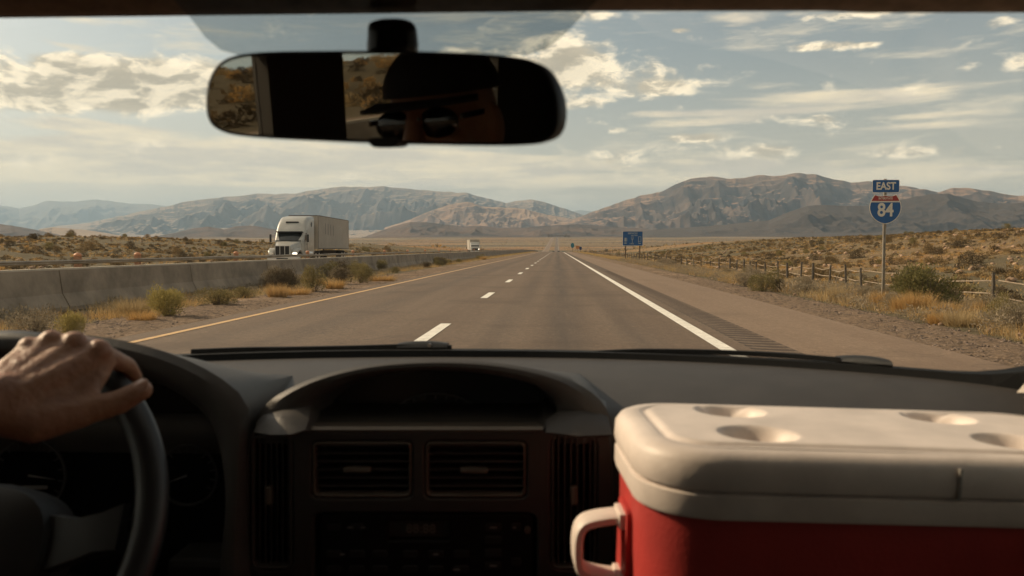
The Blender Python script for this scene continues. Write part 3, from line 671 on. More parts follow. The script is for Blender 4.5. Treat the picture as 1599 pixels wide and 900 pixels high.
def tuft_np(n, rad, h, w, rng, spread=.55):
    a = rng.uniform(0, 2 * np.pi, n); r = rad * np.sqrt(rng.random(n)); P = np.stack([r * np.cos(a), r * np.sin(a), np.zeros(n)], 1)
    a2 = a + rng.normal(size=n) * .8; lean = rng.uniform(.05, spread, n); L_ = h * rng.uniform(.5, 1.15, n)
    T = P + np.stack([np.cos(a2) * lean * L_, np.sin(a2) * lean * L_, L_ * np.sqrt(1 - np.minimum(lean, .9) ** 2)], 1)
    s = rng.uniform(0, 2 * np.pi, n); S = np.stack([np.cos(s), np.sin(s), 0 * s], 1) * w / 2
    return np.stack([P - S, P + S, T], 1).reshape(-1, 3)
def tri_obj(name, V, m, parent=None, me_only=False):
    me = npmesh(name, V, np.arange(len(V)).reshape(-1, 3)); me.materials.append(m)
    if me_only: return me
    o = bpy.data.objects.new(name, me); COL.objects.link(o)
    if parent: o.parent = parent
    return o
def stems_np(n, rad, h, rng):
    out = []
    for k in range(n):
        a = rng.uniform(0, 2 * np.pi); r = rng.uniform(.2, .8) * rad; p = np.array([.04 * np.cos(a), .04 * np.sin(a), -.03]); q = np.array([r * np.cos(a), r * np.sin(a), h * rng.uniform(.5, .9)])
        s = np.array([-np.sin(a), np.cos(a), 0]) * .012; out += [p - s, p + s, q]; s2 = np.array([0, 0, .012]); out += [p - s2, p + s2, q]
    return np.array(out)
rngP = np.random.default_rng(3)
PROTO = {}
def proto(kind, n, leaf, m, lobes=7, up=.3, elong=1.8, var=4, hh=.75, stem=10, dome=False):
    L_ = []
    for k in range(var):
        V = shrub_np(n, .5, hh, leaf, rngP, lobes, up=up, elong=elong, dome=dome); me = tri_obj(kind, V, m, me_only=True)
        st = tri_obj('twigs', stems_np(stem, .45, hh, rngP), m_twig, me_only=True); L_.append((me, st))
    PROTO[kind] = L_
proto('sage_far', 1500, .045, m_sage, 9, up=.1, hh=.62, stem=4, elong=1.5, dome=True); proto('dark_far', 1500, .045, m_dark, 9, up=.1, hh=.60, stem=4, elong=1.5, dome=True); proto('olive_far', 1500, .045, m_olive, 9, up=.1, hh=.6, stem=4, elong=1.5, dome=True)
proto('sage', 3600, .042, m_grey, 10, up=.6, elong=3.0, hh=.75, stem=24); proto('dark', 3200, .04, m_dark, 9, up=.4, elong=2.2, stem=24); proto('olive', 3600, .04, m_olive, 11, up=.5, elong=2.4, hh=.8, stem=24)
proto('yellow', 5000, .05, m_yel_l, 12, up=1.0, elong=4.0, hh=.8, stem=30, var=3); proto('green', 5200, .045, m_green, 12, up=.7, elong=2.4, hh=.85, stem=30, var=3)
def grass_proto(kind, n, m, h, rad, spread, w=.012, var=3):
    PROTO[kind] = [(tri_obj(kind, tuft_np(n, rad, h, w, rngP, spread), m, me_only=True), None) for _ in range(var)]
grass_proto('gold', 900, m_gold, .62, .26, .6); grass_proto('strawt', 900, m_straw, .58, .26, .7)
NAMES = {'sage_far': 'sagebrush', 'dark_far': 'sagebrush', 'olive_far': 'sagebrush', 'sage': 'shrub', 'dark': 'shrub', 'olive': 'shrub', 'yellow': 'rabbitbrush', 'green': 'shrub', 'gold': 'grass_clump', 'strawt': 'grass_clump'}
CATS = {'sagebrush': 'shrub', 'shrub': 'shrub', 'rabbitbrush': 'shrub', 'grass_clump': 'grass clump'}
SHRUBS = []
def plant(kind, x, y, w, h, label, group=None, z=None, twigs=True):
    me, st = random.choice(PROTO[kind]); nm = NAMES[kind]
    o = bpy.data.objects.new(nm, me); COL.objects.link(o); o.location = (x, y, (ground(x, y) if z is None else z) - .02); o.rotation_euler = (0, 0, random.uniform(0, 6.28)); o.scale = (w, w * random.uniform(.85, 1.15), h / (.75 if 'far' not in kind else .6))
    if st is not None and twigs:
        s = bpy.data.objects.new('twigs', st); COL.objects.link(s); s.parent = o
    tag(o, label, CATS[nm], group); SHRUBS.append(o); return o
def plant_px(kind, px, py, wpx, hpx, label, group=None, xmax=None):
    x, y, z = ground_hit(px, py); 
    s = y / F * (1.22 if group in (GL, GR) else 1.12); return plant(kind, x, y, wpx * s, hpx * s, label, group, z)
# roadside plants that stand out, left verge
GL = 'shrubs and grass clumps along the left verge'; GR = 'shrubs and grass clumps along the right verge'
plant_px('yellow', 264, 495, 66, 40, 'big yellow green bush at the foot of the concrete barrier', GL)
plant_px('strawt', 208, 492, 60, 34, 'pale straw coloured bush just left of the big yellow green bush', GL)
plant_px('gold', 222, 502, 54, 22, 'low yellow straw clump in front of the big yellow green bush', GL)
plant_px('sage', 52, 524, 80, 36, 'brownish grey brush behind the driver\'s hand', GL)
plant_px('yellow', 112, 528, 44, 36, 'small bright yellow green bush above the knuckles of the hand', GL)
plant_px('olive', 340, 478, 56, 24, 'low grey green bush right of the big yellow green bush', GL)
plant_px('olive', 384, 466, 40, 16, 'thin low olive weed on the gravel below the barrier', GL)
plant_px('gold', 433, 466, 40, 26, 'orange gold grass clump beside the gravel edge', GL)
plant_px('gold', 462, 462, 50, 16, 'low golden grass mat between the orange clump and the round bush', GL)
plant_px('dark', 447, 450, 34, 30, 'dark bush leaning on the barrier below the white truck', GL)
plant_px('olive', 490, 457, 44, 36, 'round olive bush below the rear of the white truck', GL)
plant_px('dark', 534, 445, 30, 24, 'dark bush pressed against the barrier right of the truck', GL)
plant_px('gold', 522, 452, 36, 18, 'golden grass clump right of the round olive bush', GL)
plant_px('olive', 564, 443, 34, 26, 'upright olive bush further along the barrier past the golden clump', GL)
plant_px('gold', 596, 440, 44, 12, 'low golden mat right of the upright olive bush', GL)
# right verge
plant_px('green', 1446, 483, 78, 50, 'large green bush just right of the route sign pole', GR)
plant_px('dark', 1478, 482, 40, 34, 'added dark bush standing for the shaded flank of the large green bush', GR)  # extra dark bush, shaded side of the green bush put into colour
plant_px('gold', 1412, 488, 50, 30, 'golden clump in front of the large green bush', GR)
plant_px('gold', 1463, 507, 38, 24, 'orange gold clump at the gravel edge below the green bush', GR)
plant_px('strawt', 1500, 510, 60, 30, 'pale straw clump right of the orange gold clump', GR)
plant_px('sage', 1556, 500, 66, 36, 'grey bush beside the nearest fence post', GR)
plant_px('sage', 1590, 516, 60, 40, 'grey green bush at the right edge of the picture', GR)
plant_px('dark', 1562, 468, 26, 18, 'small dark bush behind the nearest fence post', GR)
plant_px('dark', 1582, 480, 18, 20, 'small dark upright bush between the rails right of the nearest post', GR)
plant_px('olive', 1192, 456, 50, 28, 'olive brush clump at the verge left of a dark twiggy bush', GR)
plant_px('dark', 1215, 456, 22, 20, 'dark twiggy bush touching the olive brush clump', GR)
plant_px('sage', 1165, 448, 36, 20, 'grey brush left of the olive brush clump', GR)
plant_px('strawt', 1307, 470, 34, 26, 'tall pale grass clump on the verge below the fence', GR)
plant_px('sage', 1255, 460, 46, 18, 'low grey bush before the fence right of the twiggy bush', GR)
plant_px('olive', 1435, 448, 40, 22, 'green grey bush behind the fence near the route sign', GR)
# big ones on the slopes
GS1 = 'sagebrush on the left slope'; GS2 = 'sagebrush on the right slope'
plant_px('dark_far', 52, 374, 20, 9, 'lone dark round bush on the crest of the left slope', GS1)
for px, py, w, h, lab in ((1518, 412, 42, 18, 'largest dark sagebrush on the right slope'), (1463, 398, 26, 12, 'round dark sagebrush left of the largest one on the slope'), (1275, 407, 22, 9, 'dark mound bush alone on pale sand behind the fence'),
                          (1204, 405, 22, 10, 'dark mound bush on sand at the foot of the right slope'), (1338, 404, 30, 14, 'dark bush on the slope just left of the route sign'), (1391, 413, 16, 10, 'small dark bush just right of the route sign pole'),
                          (1450, 412, 22, 10, 'squat bush on bare sand right of the route sign'), (1300, 408, 22, 9, 'brown mound bush right of the mound bush on pale sand'), (1560, 372, 26, 9, 'dark bush on the crest of the right slope'), (1500, 387, 40, 12, 'wide dark thicket uphill of the largest sagebrush')):
    plant_px('dark_far' if 'dark' in lab else 'sage_far', px, py, w, h, lab, GS2)

# verge rows (individuals along the barrier and the fence, then the slopes)
rs = random.Random(11)
cand = []
def dens(n, x0, x1, y0, y1, sz, kinds, tagk):
    for _ in range(n):
        y = y0 + (y1 - y0) * rs.random() ** 1.7; x = rs.uniform(x0, x1); w = rs.uniform(*sz)
        if fbm(np.array([x / 9.]), np.array([y / 9.]), 3, 77)[0] < .42 and tagk.startswith('slope'): continue
        if abs(ray(0, 450).x) * y < -x or x > ray(1599, 450).x * y: continue
        cand.append((w / y, rs.choice(kinds), x, y, w, tagk))
dens(60, -9.3, -8.0, 26, 170, (.5, 1.1), ['olive', 'sage', 'gold', 'dark', 'olive'], 'vergeL')
dens(90, 6.6, 11.0, 14, 170, (.4, 1.0), ['olive', 'sage', 'strawt', 'gold', 'sage', 'sage'], 'vergeR')
dens(900, -150, -30, 30, 420, (.5, 1.7), ['sage_far', 'dark_far', 'olive_far', 'sage_far'], 'slopeL')
dens(1500, 12.2, 170, 22, 420, (.4, 1.5), ['sage_far', 'dark_far', 'olive_far', 'sage_far'], 'slopeR')
cand.sort(reverse=True)
cntr = {}
rest = []; pend = []
LAB = {'vergeL': ('verge plant in the strip between gravel and concrete barrier', GL), 'vergeR': ('verge plant in the strip between gravel and rail fence', GR), 'slopeL': ('sagebrush among many on the left slope behind the guardrail', GS1), 'slopeR': ('sagebrush among many on the right slope beyond the rail fence', GS2)}
quota = {'vergeL': 38, 'vergeR': 48, 'slopeL': 70, 'slopeR': 96}
for a, k, x, y, w, tk in cand:
    c = cntr.get(tk, 0)
    if c < quota[tk]:
        cntr[tk] = c + 1
        pend.append((plant(k, x, y, w, w * rs.uniform(.45, .75), 'x', LAB[tk][1]), tk, k, x, y, w))
    else: rest.append((k, x, y, w))

ORD = ['', 'second', 'third', 'fourth', 'fifth', 'sixth', 'seventh', 'eighth', 'ninth', 'tenth', 'eleventh', 'twelfth', 'thirteenth', 'fourteenth']
def px_of(x, y): d = Vector((x, y, ground(x, y))) - CAM; return CX + F * d.dot(RIGHT) / d.dot(FWD)
def name_them():
    keys = {}
    for o, tk, k, x, y, w in pend:
        p = px_of(x, y); col = {'gold': 'golden grass clump', 'strawt': 'straw grass clump', 'olive': 'olive shrub', 'sage': 'grey shrub', 'dark': 'dark shrub', 'sage_far': 'brown grey sagebrush', 'dark_far': 'dark sagebrush', 'olive_far': 'olive sagebrush'}[k]
        if tk == 'slopeL':
            z = 'left of the first orange post' if p < 125 else 'between the first two orange posts' if p < 218 else 'between second and third orange posts' if p < 371 else 'between third orange post and semi truck' if p < 430 else 'between the two trucks'
            s = col + (' low on slope ' if abs(x) < 55 else ' high on slope ') + z
        elif tk == 'slopeR':
            z = 'left of the guide sign' if p < 988 else 'between guide and route signs' if p < 1379 else 'right of the route sign'
            s = ('small ' if w < .8 else 'broad ') + col + (' low on slope ' if x < 24 else ' halfway up slope ' if x < 50 else ' near crest ') + z
        elif tk == 'vergeL': s = ('small ' if w < .8 else 'full ') + col + ' along the barrier ' + ('below the semi truck' if p < 560 else 'beyond the semi truck')
        else: s = ('small ' if w < .7 else 'full ') + col + ' along the fence ' + ('left of the route sign' if 1030 < p < 1379 else 'right of the route sign' if p >= 1379 else 'near the guide sign')
        keys.setdefault(s, []).append((p, o))
    for s, l in keys.items():
        l.sort(key=lambda q: q[0])
        for i, (p, o) in enumerate(l):
            n = len(l)
            if n == 1: o['label'] = s
            elif i < 14 and (i <= n - 1 - i or n - 1 - i >= 14): o['label'] = s + (', leftmost' if i == 0 else ', ' + ORD[i] + ' from left')
            else: j = n - 1 - i; o['label'] = s + (', rightmost' if j == 0 else ', ' + ORD[min(j, 13)] + ' from right')
name_them()
# everything smaller and farther: one mass each
rngS = np.random.default_rng(5)
def mass(name, pts, m, geo, kind='stuff'):
    out = []
    for (x, y, z, w, h) in pts:
        V = geo[rngS.integers(0, len(geo))].copy(); a = rngS.uniform(0, 6.28); c, s = math.cos(a), math.sin(a)
        Q = np.empty_like(V); Q[:, 0] = (V[:, 0] * c - V[:, 1] * s) * w + x; Q[:, 1] = (V[:, 0] * s + V[:, 1] * c) * w + y; Q[:, 2] = V[:, 2] * h + z; out.append(Q)
    if out:
        o = tri_obj(name, np.concatenate(out), m); tag(o, kind=kind)
def scatter(n, x0, x1, y0, y1, p=1.7, clump=.0, seed=0):
    y = y0 + (y1 - y0) * rngS.random(n) ** p; x = rngS.uniform(x0, x1, n)
    l = ray(0, 450).x * y * 1.15 - 2; r = ray(1599, 450).x * y * 1.15 + 2; k = (x > l) & (x < r)
    if clump: k &= fbm(x / 9, y / 9, 3, 77 + seed) > clump
    x, y = x[k], y[k]; return x, y, terrain(x, y)
g_s = [shrub_np(150, .5, .5, .12, rngS, 6, up=.1, elong=1.5, dome=True) for _ in range(8)]; g_t = [shrub_np(16, .5, .6, .42, rngS, 3) for _ in range(6)]
for nm, m_, sd_ in (('desert_scrub', m_sage, 1), ('desert_scrub', m_straw, 2), ('desert_scrub', m_gold, 3), ('desert_scrub', m_dark, 4)):
    P = [(x, y, z - .03, w, w * .7) for k, x, y, w in [] for z in [0]]
    for (n, x0, x1) in ((1500, -260, -30), (2400, 12, 300), (4800, -110, -30), (7200, 12, 110)):
        x, y, z = scatter(n, x0, x1, 24, 700 if n < 3000 else 230, 1.5, .40, 0); w = rngS.uniform(.22, .8, len(x)) * (.7 if sd_ in (2, 3) else 1); P += list(zip(x, y, z - .03, w, w * rngS.uniform(.7, 1.2, len(x))))
    y = -120 * rngS.random(500) ** 1.2; x = rngS.uniform(-130, -30, 500); P += list(zip(x, y, terrain(x, y) - .03, *(2 * [rngS.uniform(.5, 1.8, 500)])))
    mass(nm, P, m_, g_s)
    P = []
    for (n, x0, x1) in ((4500, -1500, -30), (4500, 12, 1500)):
        x, y, z = scatter(n, x0, x1, 400, 3600, 1.2, .45, 0); w = rngS.uniform(.8, 2.6, len(x)); P += list(zip(x, y, z - .05, w, w * .9))
    mass(nm, P, m_, g_t)
for (x0, x1, y0, y1, n) in ((-14.8, -10.4, 8, 260, 500),):
    x, y, z = scatter(n, x0, x1, y0, y1, 1.3); w = rngS.uniform(.3, .9, len(x)); mass('desert_scrub', list(zip(x, y, z, w, w * .9)), m_olive, g_s)
# dry grass
g_g = [tuft_np(30, .18, .22, .012, rngS, .75) for _ in range(10)]; g_gf = [tuft_np(9, .3, .34, .05, rngS, .8) for _ in range(8)]
for m_, sd_ in ((m_straw, 0), (m_gold, 1)):
    P = []
    for (n, x0, x1, y0, y1, hs) in ((1500, 6.15, 11.5, 6, 34, 1.0), (1800, 6.2, 12.5, 30, 110, 1.1), (420, -9.5, -7.6, 7, 34, .75), (600, -9.5, -8.0, 30, 150, 1.0), (500, -14.8, -10.3, 10, 120, 1.1)):
        x, y, z = scatter(n, x0, x1, y0, y1, 1.2); k = fbm(x / 1.6, y / 1.6, 3, 91 + sd_) > .44; x, y, z = x[k], y[k], z[k]
        w = rngS.uniform(.6, 1.5, len(x)); P += list(zip(x, y, z - .02, w, w * hs * rngS.uniform(.5, 1.2, len(x))))
    mass('dry_grass', P, m_, g_g)
    P = []
    for (n, x0, x1, y0, y1) in ((5200, 12, 130, 20, 220), (3000, -140, -29, 30, 260), (1600, 6.3, 12, 100, 400), (900, -9.5, -8, 100, 320)):
        x, y, z = scatter(n, x0, x1, y0, y1, 1.5); w = rngS.uniform(.5, 1.3, len(x)); P += list(zip(x, y, z - .02, w, w * rngS.uniform(.4, .9, len(x))))
    mass('dry_grass', P, m_, g_gf)
x, y, z = scatter(1900, 6.1, 12, 6, 90, 1.3); w = rngS.uniform(.3, .9, len(x)); mass('verge_undergrowth', list(zip(x, y, z - .02, w, w * rngS.uniform(.3, .8, len(x)))), m_grey, [shrub_np(240, .5, .6, .075, rngS, 6, elong=3, up=.8) for _ in range(5)])
x, y, z = scatter(150, -9.4, -8.1, 6, 60, 1.3); w = rngS.uniform(.3, .8, len(x)); mass('verge_undergrowth', list(zip(x, y, z - .02, w, w * rngS.uniform(.3, .8, len(x)))), m_grey, [shrub_np(240, .5, .6, .075, rngS, 6, elong=3, up=.8) for _ in range(5)])
# stones on the gravel and on the sand
def stones(name, n, x0, x1, y0, y1, size, m, p=1.3):
    bm = bmesh.new(); bmesh.ops.create_icosphere(bm, subdivisions=1, radius=.5); V0 = np.array([v.co[:] for v in bm.verts]); F0 = np.array([[v.index for v in f.verts] for f in bm.faces]); bm.free()
    x, y, z = scatter(n, x0, x1, y0, y1, p); n = len(x); s = rngS.uniform(size[0], size[1], n) ** 1.0
    V = V0[None] * (1 + .28 * rngS.normal(size=(n, len(V0), 1))) * s[:, None, None] * np.array([1, 1, .7]) + np.stack([x, y, z + s * .15], 1)[:, None, :]
    Fc = (F0[None] + (np.arange(n) * len(V0))[:, None, None]).reshape(-1, 3)
    me = npmesh(name, V.reshape(-1, 3), Fc); o = link(name, me, m); tag(o, kind='stuff')
m_stone = mat('stones', (.15, .11, .085), .95, var=.5, vscale=5); m_stone2 = mat('sand_stones', (.30, .20, .13), .95, var=.4, vscale=2)
stones('gravel_stones', 9000, 4.45, 6.0, 5, 45, (.015, .055), m_stone); stones('gravel_stones', 6000, -7.7, XY - .5, 8, 45, (.015, .055), m_stone)
stones('gravel_stones', 700, 6, 11, 6, 40, (.03, .12), m_stone2); stones('gravel_stones', 400, -9.4, -7.5, 6, 40, (.03, .10), m_stone2)
stones('desert_rocks', 2500, 13, 120, 25, 200, (.1, .45), m_stone2, 1.4); stones('desert_rocks', 1500, -130, -30, 32, 220, (.1, .45), m_stone2, 1.4)
# dark trees beside the far overpass
def small_tree(px, py, hpx, Y, label):
    c = at(px, py, Y); z = ground(c.x, Y); h = hpx * Y / F; t = empty('tree', (c.x, Y, z)); tag(t, label, 'tree', 'distant trees near the overpass')
    mb = MB(); mb.tube([(0, 0, -1), (.3, 0, h * .3), (0, .2, h * .6)], [h * .06, h * .045, h * .02], 6); mb.build('trunk', m_twig, t)
    V = shrub_np(160, h * .5, h * .85, h * .16, rngS, 6); V[:, 2] += h * .2; tri_obj('crown', V, m_dark, t)
small_tree(857, 371, 5.5, 4200, 'dark tree left of the distant overpass'); small_tree(861.5, 370, 4.5, 4250, 'dark tree nearest the left end of the distant overpass')
small_tree(883.5, 372, 5.5, 4000, 'dark tree nearest the right end of the distant overpass'); small_tree(888, 373, 4.5, 3900, 'outer dark tree right of the distant overpass')
# ================================================================ VEHICLES
m_wht = mat('truck_paint', (.42, .405, .37), .35, var=.12, vscale=1.5, coat=.3); m_trl = mat('trailer_panel', (.36, .32, .27), .55, var=.10, vscale=.8); m_blk = mat('black_trim', (.02, .02, .02), .6)
m_gls = mat('dark_glazing', (.015, .02, .022), .12, spec=.8); m_tyre = mat('tyre_rubber', (.018, .017, .016), .9); m_chr = mat('bright_metal', (.55, .53, .50), .3, .9); m_grl = mat('grille_mesh', (.025, .025, .024), .5, .4)
m_lmp = mat('headlamp_lens', (.85, .82, .75), .1, spec=.9); m_dk = mat('chassis_dark', (.045, .04, .036), .8); m_shd = mat('side_marking_grey', (.20, .19, .18), .6)
def lamp_on(name, s):
    m = mat(name, (.9, .85, .75), .2); b = m.node_tree.nodes['Principled BSDF']; b.inputs['Emission Color'].default_value = (1, .88, .68, 1); b.inputs['Emission Strength'].default_value = s; return m
m_on = lamp_on('lit_headlamp', 2.2)
def rrect3(w, z0, z1, y, r=.12, n=4, cx=0):
    r = min(r, w * .49, (z1 - z0) * .49); return [(cx + a, y, b) for a, b in rrect(-w, w, z0, z1, r, n)]
def wheel(parent, x, y, r=.5, w=.3, zc=None):
    zc = r if zc is None else zc
    mb = MB(); prof_ = [(-w / 2, r * .62), (-w / 2, r * .93), (-w * .38, r), (w * .38, r), (w / 2, r * .93), (w / 2, r * .62)]
    n = 22; mb.loft([[(a, b * math.cos(t), b * math.sin(t)) for t in np.linspace(0, 2 * math.pi, n + 1)[:-1]] for a, b in prof_]); o = mb.build('wheel', m_tyre, parent, smooth=True); o.location = (x, y, zc)
    mb = MB(); sx = 1 if x > 0 else -1
    mb.loft([[(sx * a, b * math.cos(t), b * math.sin(t)) for t in np.linspace(0, 2 * math.pi, n + 1)[:-1]] for a, b in ((w / 2 + .004, r * .64), (w / 2 + .004, r * .5), (w / 2 - .06, r * .45), (w / 2 - .06, r * .2), (w / 2 + .03, r * .16), (w / 2 + .03, .01))]); mb.build('rim', m_chr, o, smooth=True)
    return o
def semi(name, label, group, loc, rz, tl=13.6, full=True):
    t = empty(name, loc, rz); tag(t, label, 'truck', group)
    mb = MB()
    # hood: narrow nose widening to the cab
    hood = [(.62, .55, 1.38, .05), (.70, .5, 1.46, .35), (.78, .5, 1.56, .9), (.90, .5, 1.68, 1.5), (1.02, .5, 1.80, 2.0)]
    mb.loft([rrect3(w, z0, z1, y, .18) for w, z0, z1, y in hood])
    # fenders
    for s in (-1, 1):
        fr = []
        for k, (y, top, w) in enumerate(((.12, .92, .22), (.3, 1.12, .27), (.7, 1.24, .29), (1.15, 1.22, .29), (1.55, 1.08, .28), (1.85, .85, .26))):
            fr.append([(s * .92 + a, yy, zz) for a, yy, zz in rrect3(w, .62 if k in (0, 5) else top - .26, top, y, .1)])
        mb.loft(fr)
    # cab and sleeper, raised fairing
    cab = [(1.10, .60, 1.84, 1.98, .12), (1.16, .60, 2.30, 2.40, .16), (1.18, .60, 2.56, 2.62, .2), (1.19, .60, 3.05, 2.95, .3), (1.20, .60, 3.50, 3.45, .36), (1.22, .60, 3.80, 4.1, .36), (1.23, .60, 3.90, 5.3, .3), (1.23, .60, 3.90, 5.6, .25)]
    mb.loft([rrect3(w, z0, z1, y, r) for w, z0, z1, y, r in cab])
    body = mb.build('cab', m_wht, t, smooth=True)
    # windscreen following the sloping cab front
    mb = MB(); a = [(-1.0, 2.02, 1.83), (1.0, 2.02, 1.83), (.98, 2.50, 2.44), (-.98, 2.50, 2.44)]
    rows = []
    for k in range(5):
        f = k / 4; row = []
        for j in range(9):
            g_ = -1 + j / 4; row.append(((1.04 - .05 * f) * g_, 1.93 + .53 * f + .10 * g_ * g_ - .02, 1.82 + .64 * f))
        rows.append(row)
    mb.loft(rows, close=False); ws = mb.build('windscreen', m_gls, t, smooth=True)
    mb = MB(); mb.box((0, 1.86 + .05, 1.815), (2.0, .06, .05)); mb.box((0, 2.34, 2.52), (2.12, .34, .05), Matrix.Rotation(R(-12), 3, 'X')); mb.build('sun_visor', m_blk, t)
    # roof intake
    mb = MB(); mb.box((0, 3.20, 3.33), (1.05, .10, .13), Matrix.Rotation(R(-35), 3, 'X'), .03); mb.build('roof_vent', m_blk, t)
    # grille with bars
    mb = MB(); mb.box((0, .03, 1.0), (1.10, .08, .78), bevel=.03); gr = mb.build('grille', m_grl, t)
    mb = MB()
    for x in (-.56, -.19, .19, .56): mb.box((x, -.02, 1.0), (.04, .05, .80))
    mb.box((0, -.02, 1.40), (1.16, .05, .05)); mb.box((0, -.02, .61), (1.16, .05, .05)); mb.build('grille_frame', m_chr, gr)
    mb = MB(); mb.loft([rrect3(1.18, .30, .56, -.06, .08), rrect3(1.22, .28, .58, .1, .08), rrect3(1.22, .30, .56, .5, .08)]); mb.build('bumper', m_chr, t, smooth=True)
    mb = MB(); mb.box((0, -.075, .40), (.9, .02, .12)); mb.box((0, -.075, .30), (1.5, .02, .04)); mb.build('air_dam', m_blk, t)
    for s in (-1, 1):
        mb = MB(); mb.loft([[(s * .93 + .19 * math.cos(a) * k, y, .80 + .095 * math.sin(a) * k) for a in np.linspace(0, 2 * math.pi, 15)[:-1]] for y, k in ((.13, 1.05), (.07, 1.0), (.05, .8))]); mb.build('headlight', m_on if s > 0 else m_lmp, t, smooth=True)
        mb = MB(); mb.box((s * 1.50, 2.15, 2.02), (.16, .12, .62), bevel=.03); sm = mb.build('side_mirror', m_blk, t)
        mb = MB(); mb.tube([(s * 1.18, 2.3, 2.32), (s * 1.48, 2.18, 2.28)], .02, 6); mb.tube([(s * 1.18, 2.3, 1.75), (s * 1.48, 2.18, 1.78)], .02, 6); mb.build('mirror_arm', m_chr, sm)
        # door glass
        mb = MB(); mb.poly([(s * 1.205, 2.42, 1.86), (s * 1.235, 3.0, 1.80), (s * 1.235, 3.0, 2.42), (s * 1.215, 2.62, 2.42)]); mb.build('door_window', m_gls, t)
        mb = MB(); mb.box((s * 1.232, 3.06, 1.75), (.012, .02, 1.9)); mb.box((s * 1.222, 2.28, 1.4), (.012, .02, 1.0)); mb.box((s * 1.24, 2.9, 1.55), (.03, .14, .03)); mb.build('door_seam', m_blk, t)
        mb = MB(); mb.tube([(s * 1.0, 3.3, .75), (s * 1.0, 4.9, .75)], .30, 16); mb.build('fuel_tank', m_chr, t, smooth=True)
        mb = MB(); mb.tube([(s * 1.236, 4.6, 3.2), (s * 1.246, 4.6, 3.2)], .2, 14); mb.build('sleeper_window', m_gls, t)
    mb = MB(); mb.box((0, 3.9, .72), (.95, 7.2, .24)); mb.build('chassis', m_dk, t)
    for s in (-1, 1):
        wheel(t, s * .98, 1.0)
        for y in (6.5, 7.75): wheel(t, s * .92, y, .5, .5)
        for y in (7.0 + tl - 3.2, 7.0 + tl - 1.95): wheel(t, s * .92, y, .5, .5)
    # trailer
    y0 = 7.0; y1 = y0 + tl; mb = MB(); mb.box((0, (y0 + y1) / 2, 2.60), (2.52, tl, 2.90), bevel=.03); tr = mb.build('trailer', m_trl, t)
    mb = MB()
    for s in (-1, 1):
        mb.box((s * 1.262, (y0 + y1) / 2, 4.03), (.02, tl - .1, .06)); mb.box((s * 1.262, (y0 + y1) / 2, 1.19), (.025, tl - .1, .09))
        mb.box((s * 1.262, y0 + .05, 2.6), (.025, .09, 2.8)); mb.box((s * 1.262, y1 - .05, 2.6), (.025, .09, 2.8))
    mb.box((0, y0 - .004, 4.02), (2.50, .02, .07)); mb.build('trailer_rail', m_dk if not full else mat('trailer_edge', (.12, .10, .085), .6), tr)
    if full:
        for s in (-1, 1):
            mb = MB()
            for k in range(4): mb.box((s * 1.266, y0 + 3.0 + k * 1.15, 2.95 - .04 * k), (.008, .22, .98))
            mb.build('side_mark', m_shd, tr)
        mb = MB()
        for s in (-1, 1):
            for k in range(int(tl / .62)): mb.box((s * 1.2605, y0 + .3 + k * .62, 2.6), (.006, .014, 2.7))
        mb.build('trailer_seam', mat('seam_grey', (.40, .355, .30), .6), tr)
        mb = MB(); mb.box((0, y0 - .25, 2.4), (1.9, .06, 2.2)); mb.build('trailer_front_unit', m_dk, tr)
    mb = MB()
    for s in (-1, 1): mb.box((s * .8, y0 + 4.2, .75), (.1, .1, .9))
    mb.box((0, y1 - 2.6, .85), (1.2, 2.6, .35)); mb.box((0, y1 - .1, .75), (2.3, .08, .12)); mb.build('landing_gear', m_dk, tr)
    return t
f0 = at(441, 395, 66.5)
semi('semi_truck', 'white semi truck with tall sleeper cab towing a pale box trailer behind the barrier', None, (f0.x, 66.5, ground(f0.x, 66.5) + .02), R(3.2), 14.2)
f1 = at(742, 380, 205)
def box_truck(loc, rz):
    t = empty('box_truck', loc, rz); tag(t, 'small far white box truck behind the barrier, right of the semi truck', 'truck')
    mb = MB(); mb.loft([rrect3(1.0, .5, 1.5, 0, .15), rrect3(1.08, .5, 1.6, .5, .15), rrect3(1.08, .5, 2.6, 1.3, .2), rrect3(1.08, .5, 2.7, 2.2, .2)]); mb.build('cab', m_wht, t, smooth=True)
    mb = MB(); mb.poly([(-.95, .50, 1.62), (.95, .50, 1.62), (.95, 1.18, 2.42), (-.95, 1.18, 2.42)]); mb.build('windscreen', m_gls, t)
    mb = MB(); mb.box((0, -.03, .95), (1.4, .06, .5)); mb.build('grille', m_blk, t); mb = MB(); mb.box((0, -.05, .5), (2.1, .15, .22)); mb.build('bumper', m_chr, t)
    for s in (-1, 1): mb = MB(); mb.box((s * .85, -.03, 1.0), (.28, .06, .2)); mb.build('headlight', m_on if s > 0 else m_lmp, t)
    mb = MB(); mb.box((0, 9.0, 2.05), (2.4, 13, 2.5), bevel=.03); mb.build('box_body', m_trl, t)
    mb = MB(); mb.box((0, 7.8, .65), (.9, 14, .25)); mb.build('chassis', m_dk, t)
    for s in (-1, 1):
        for y in (1.0, 11.5, 12.7): wheel(t, s * .9, y, .48, .35)
box_truck((f1.x, 205, ground(f1.x, 205) + .02), R(8.5))
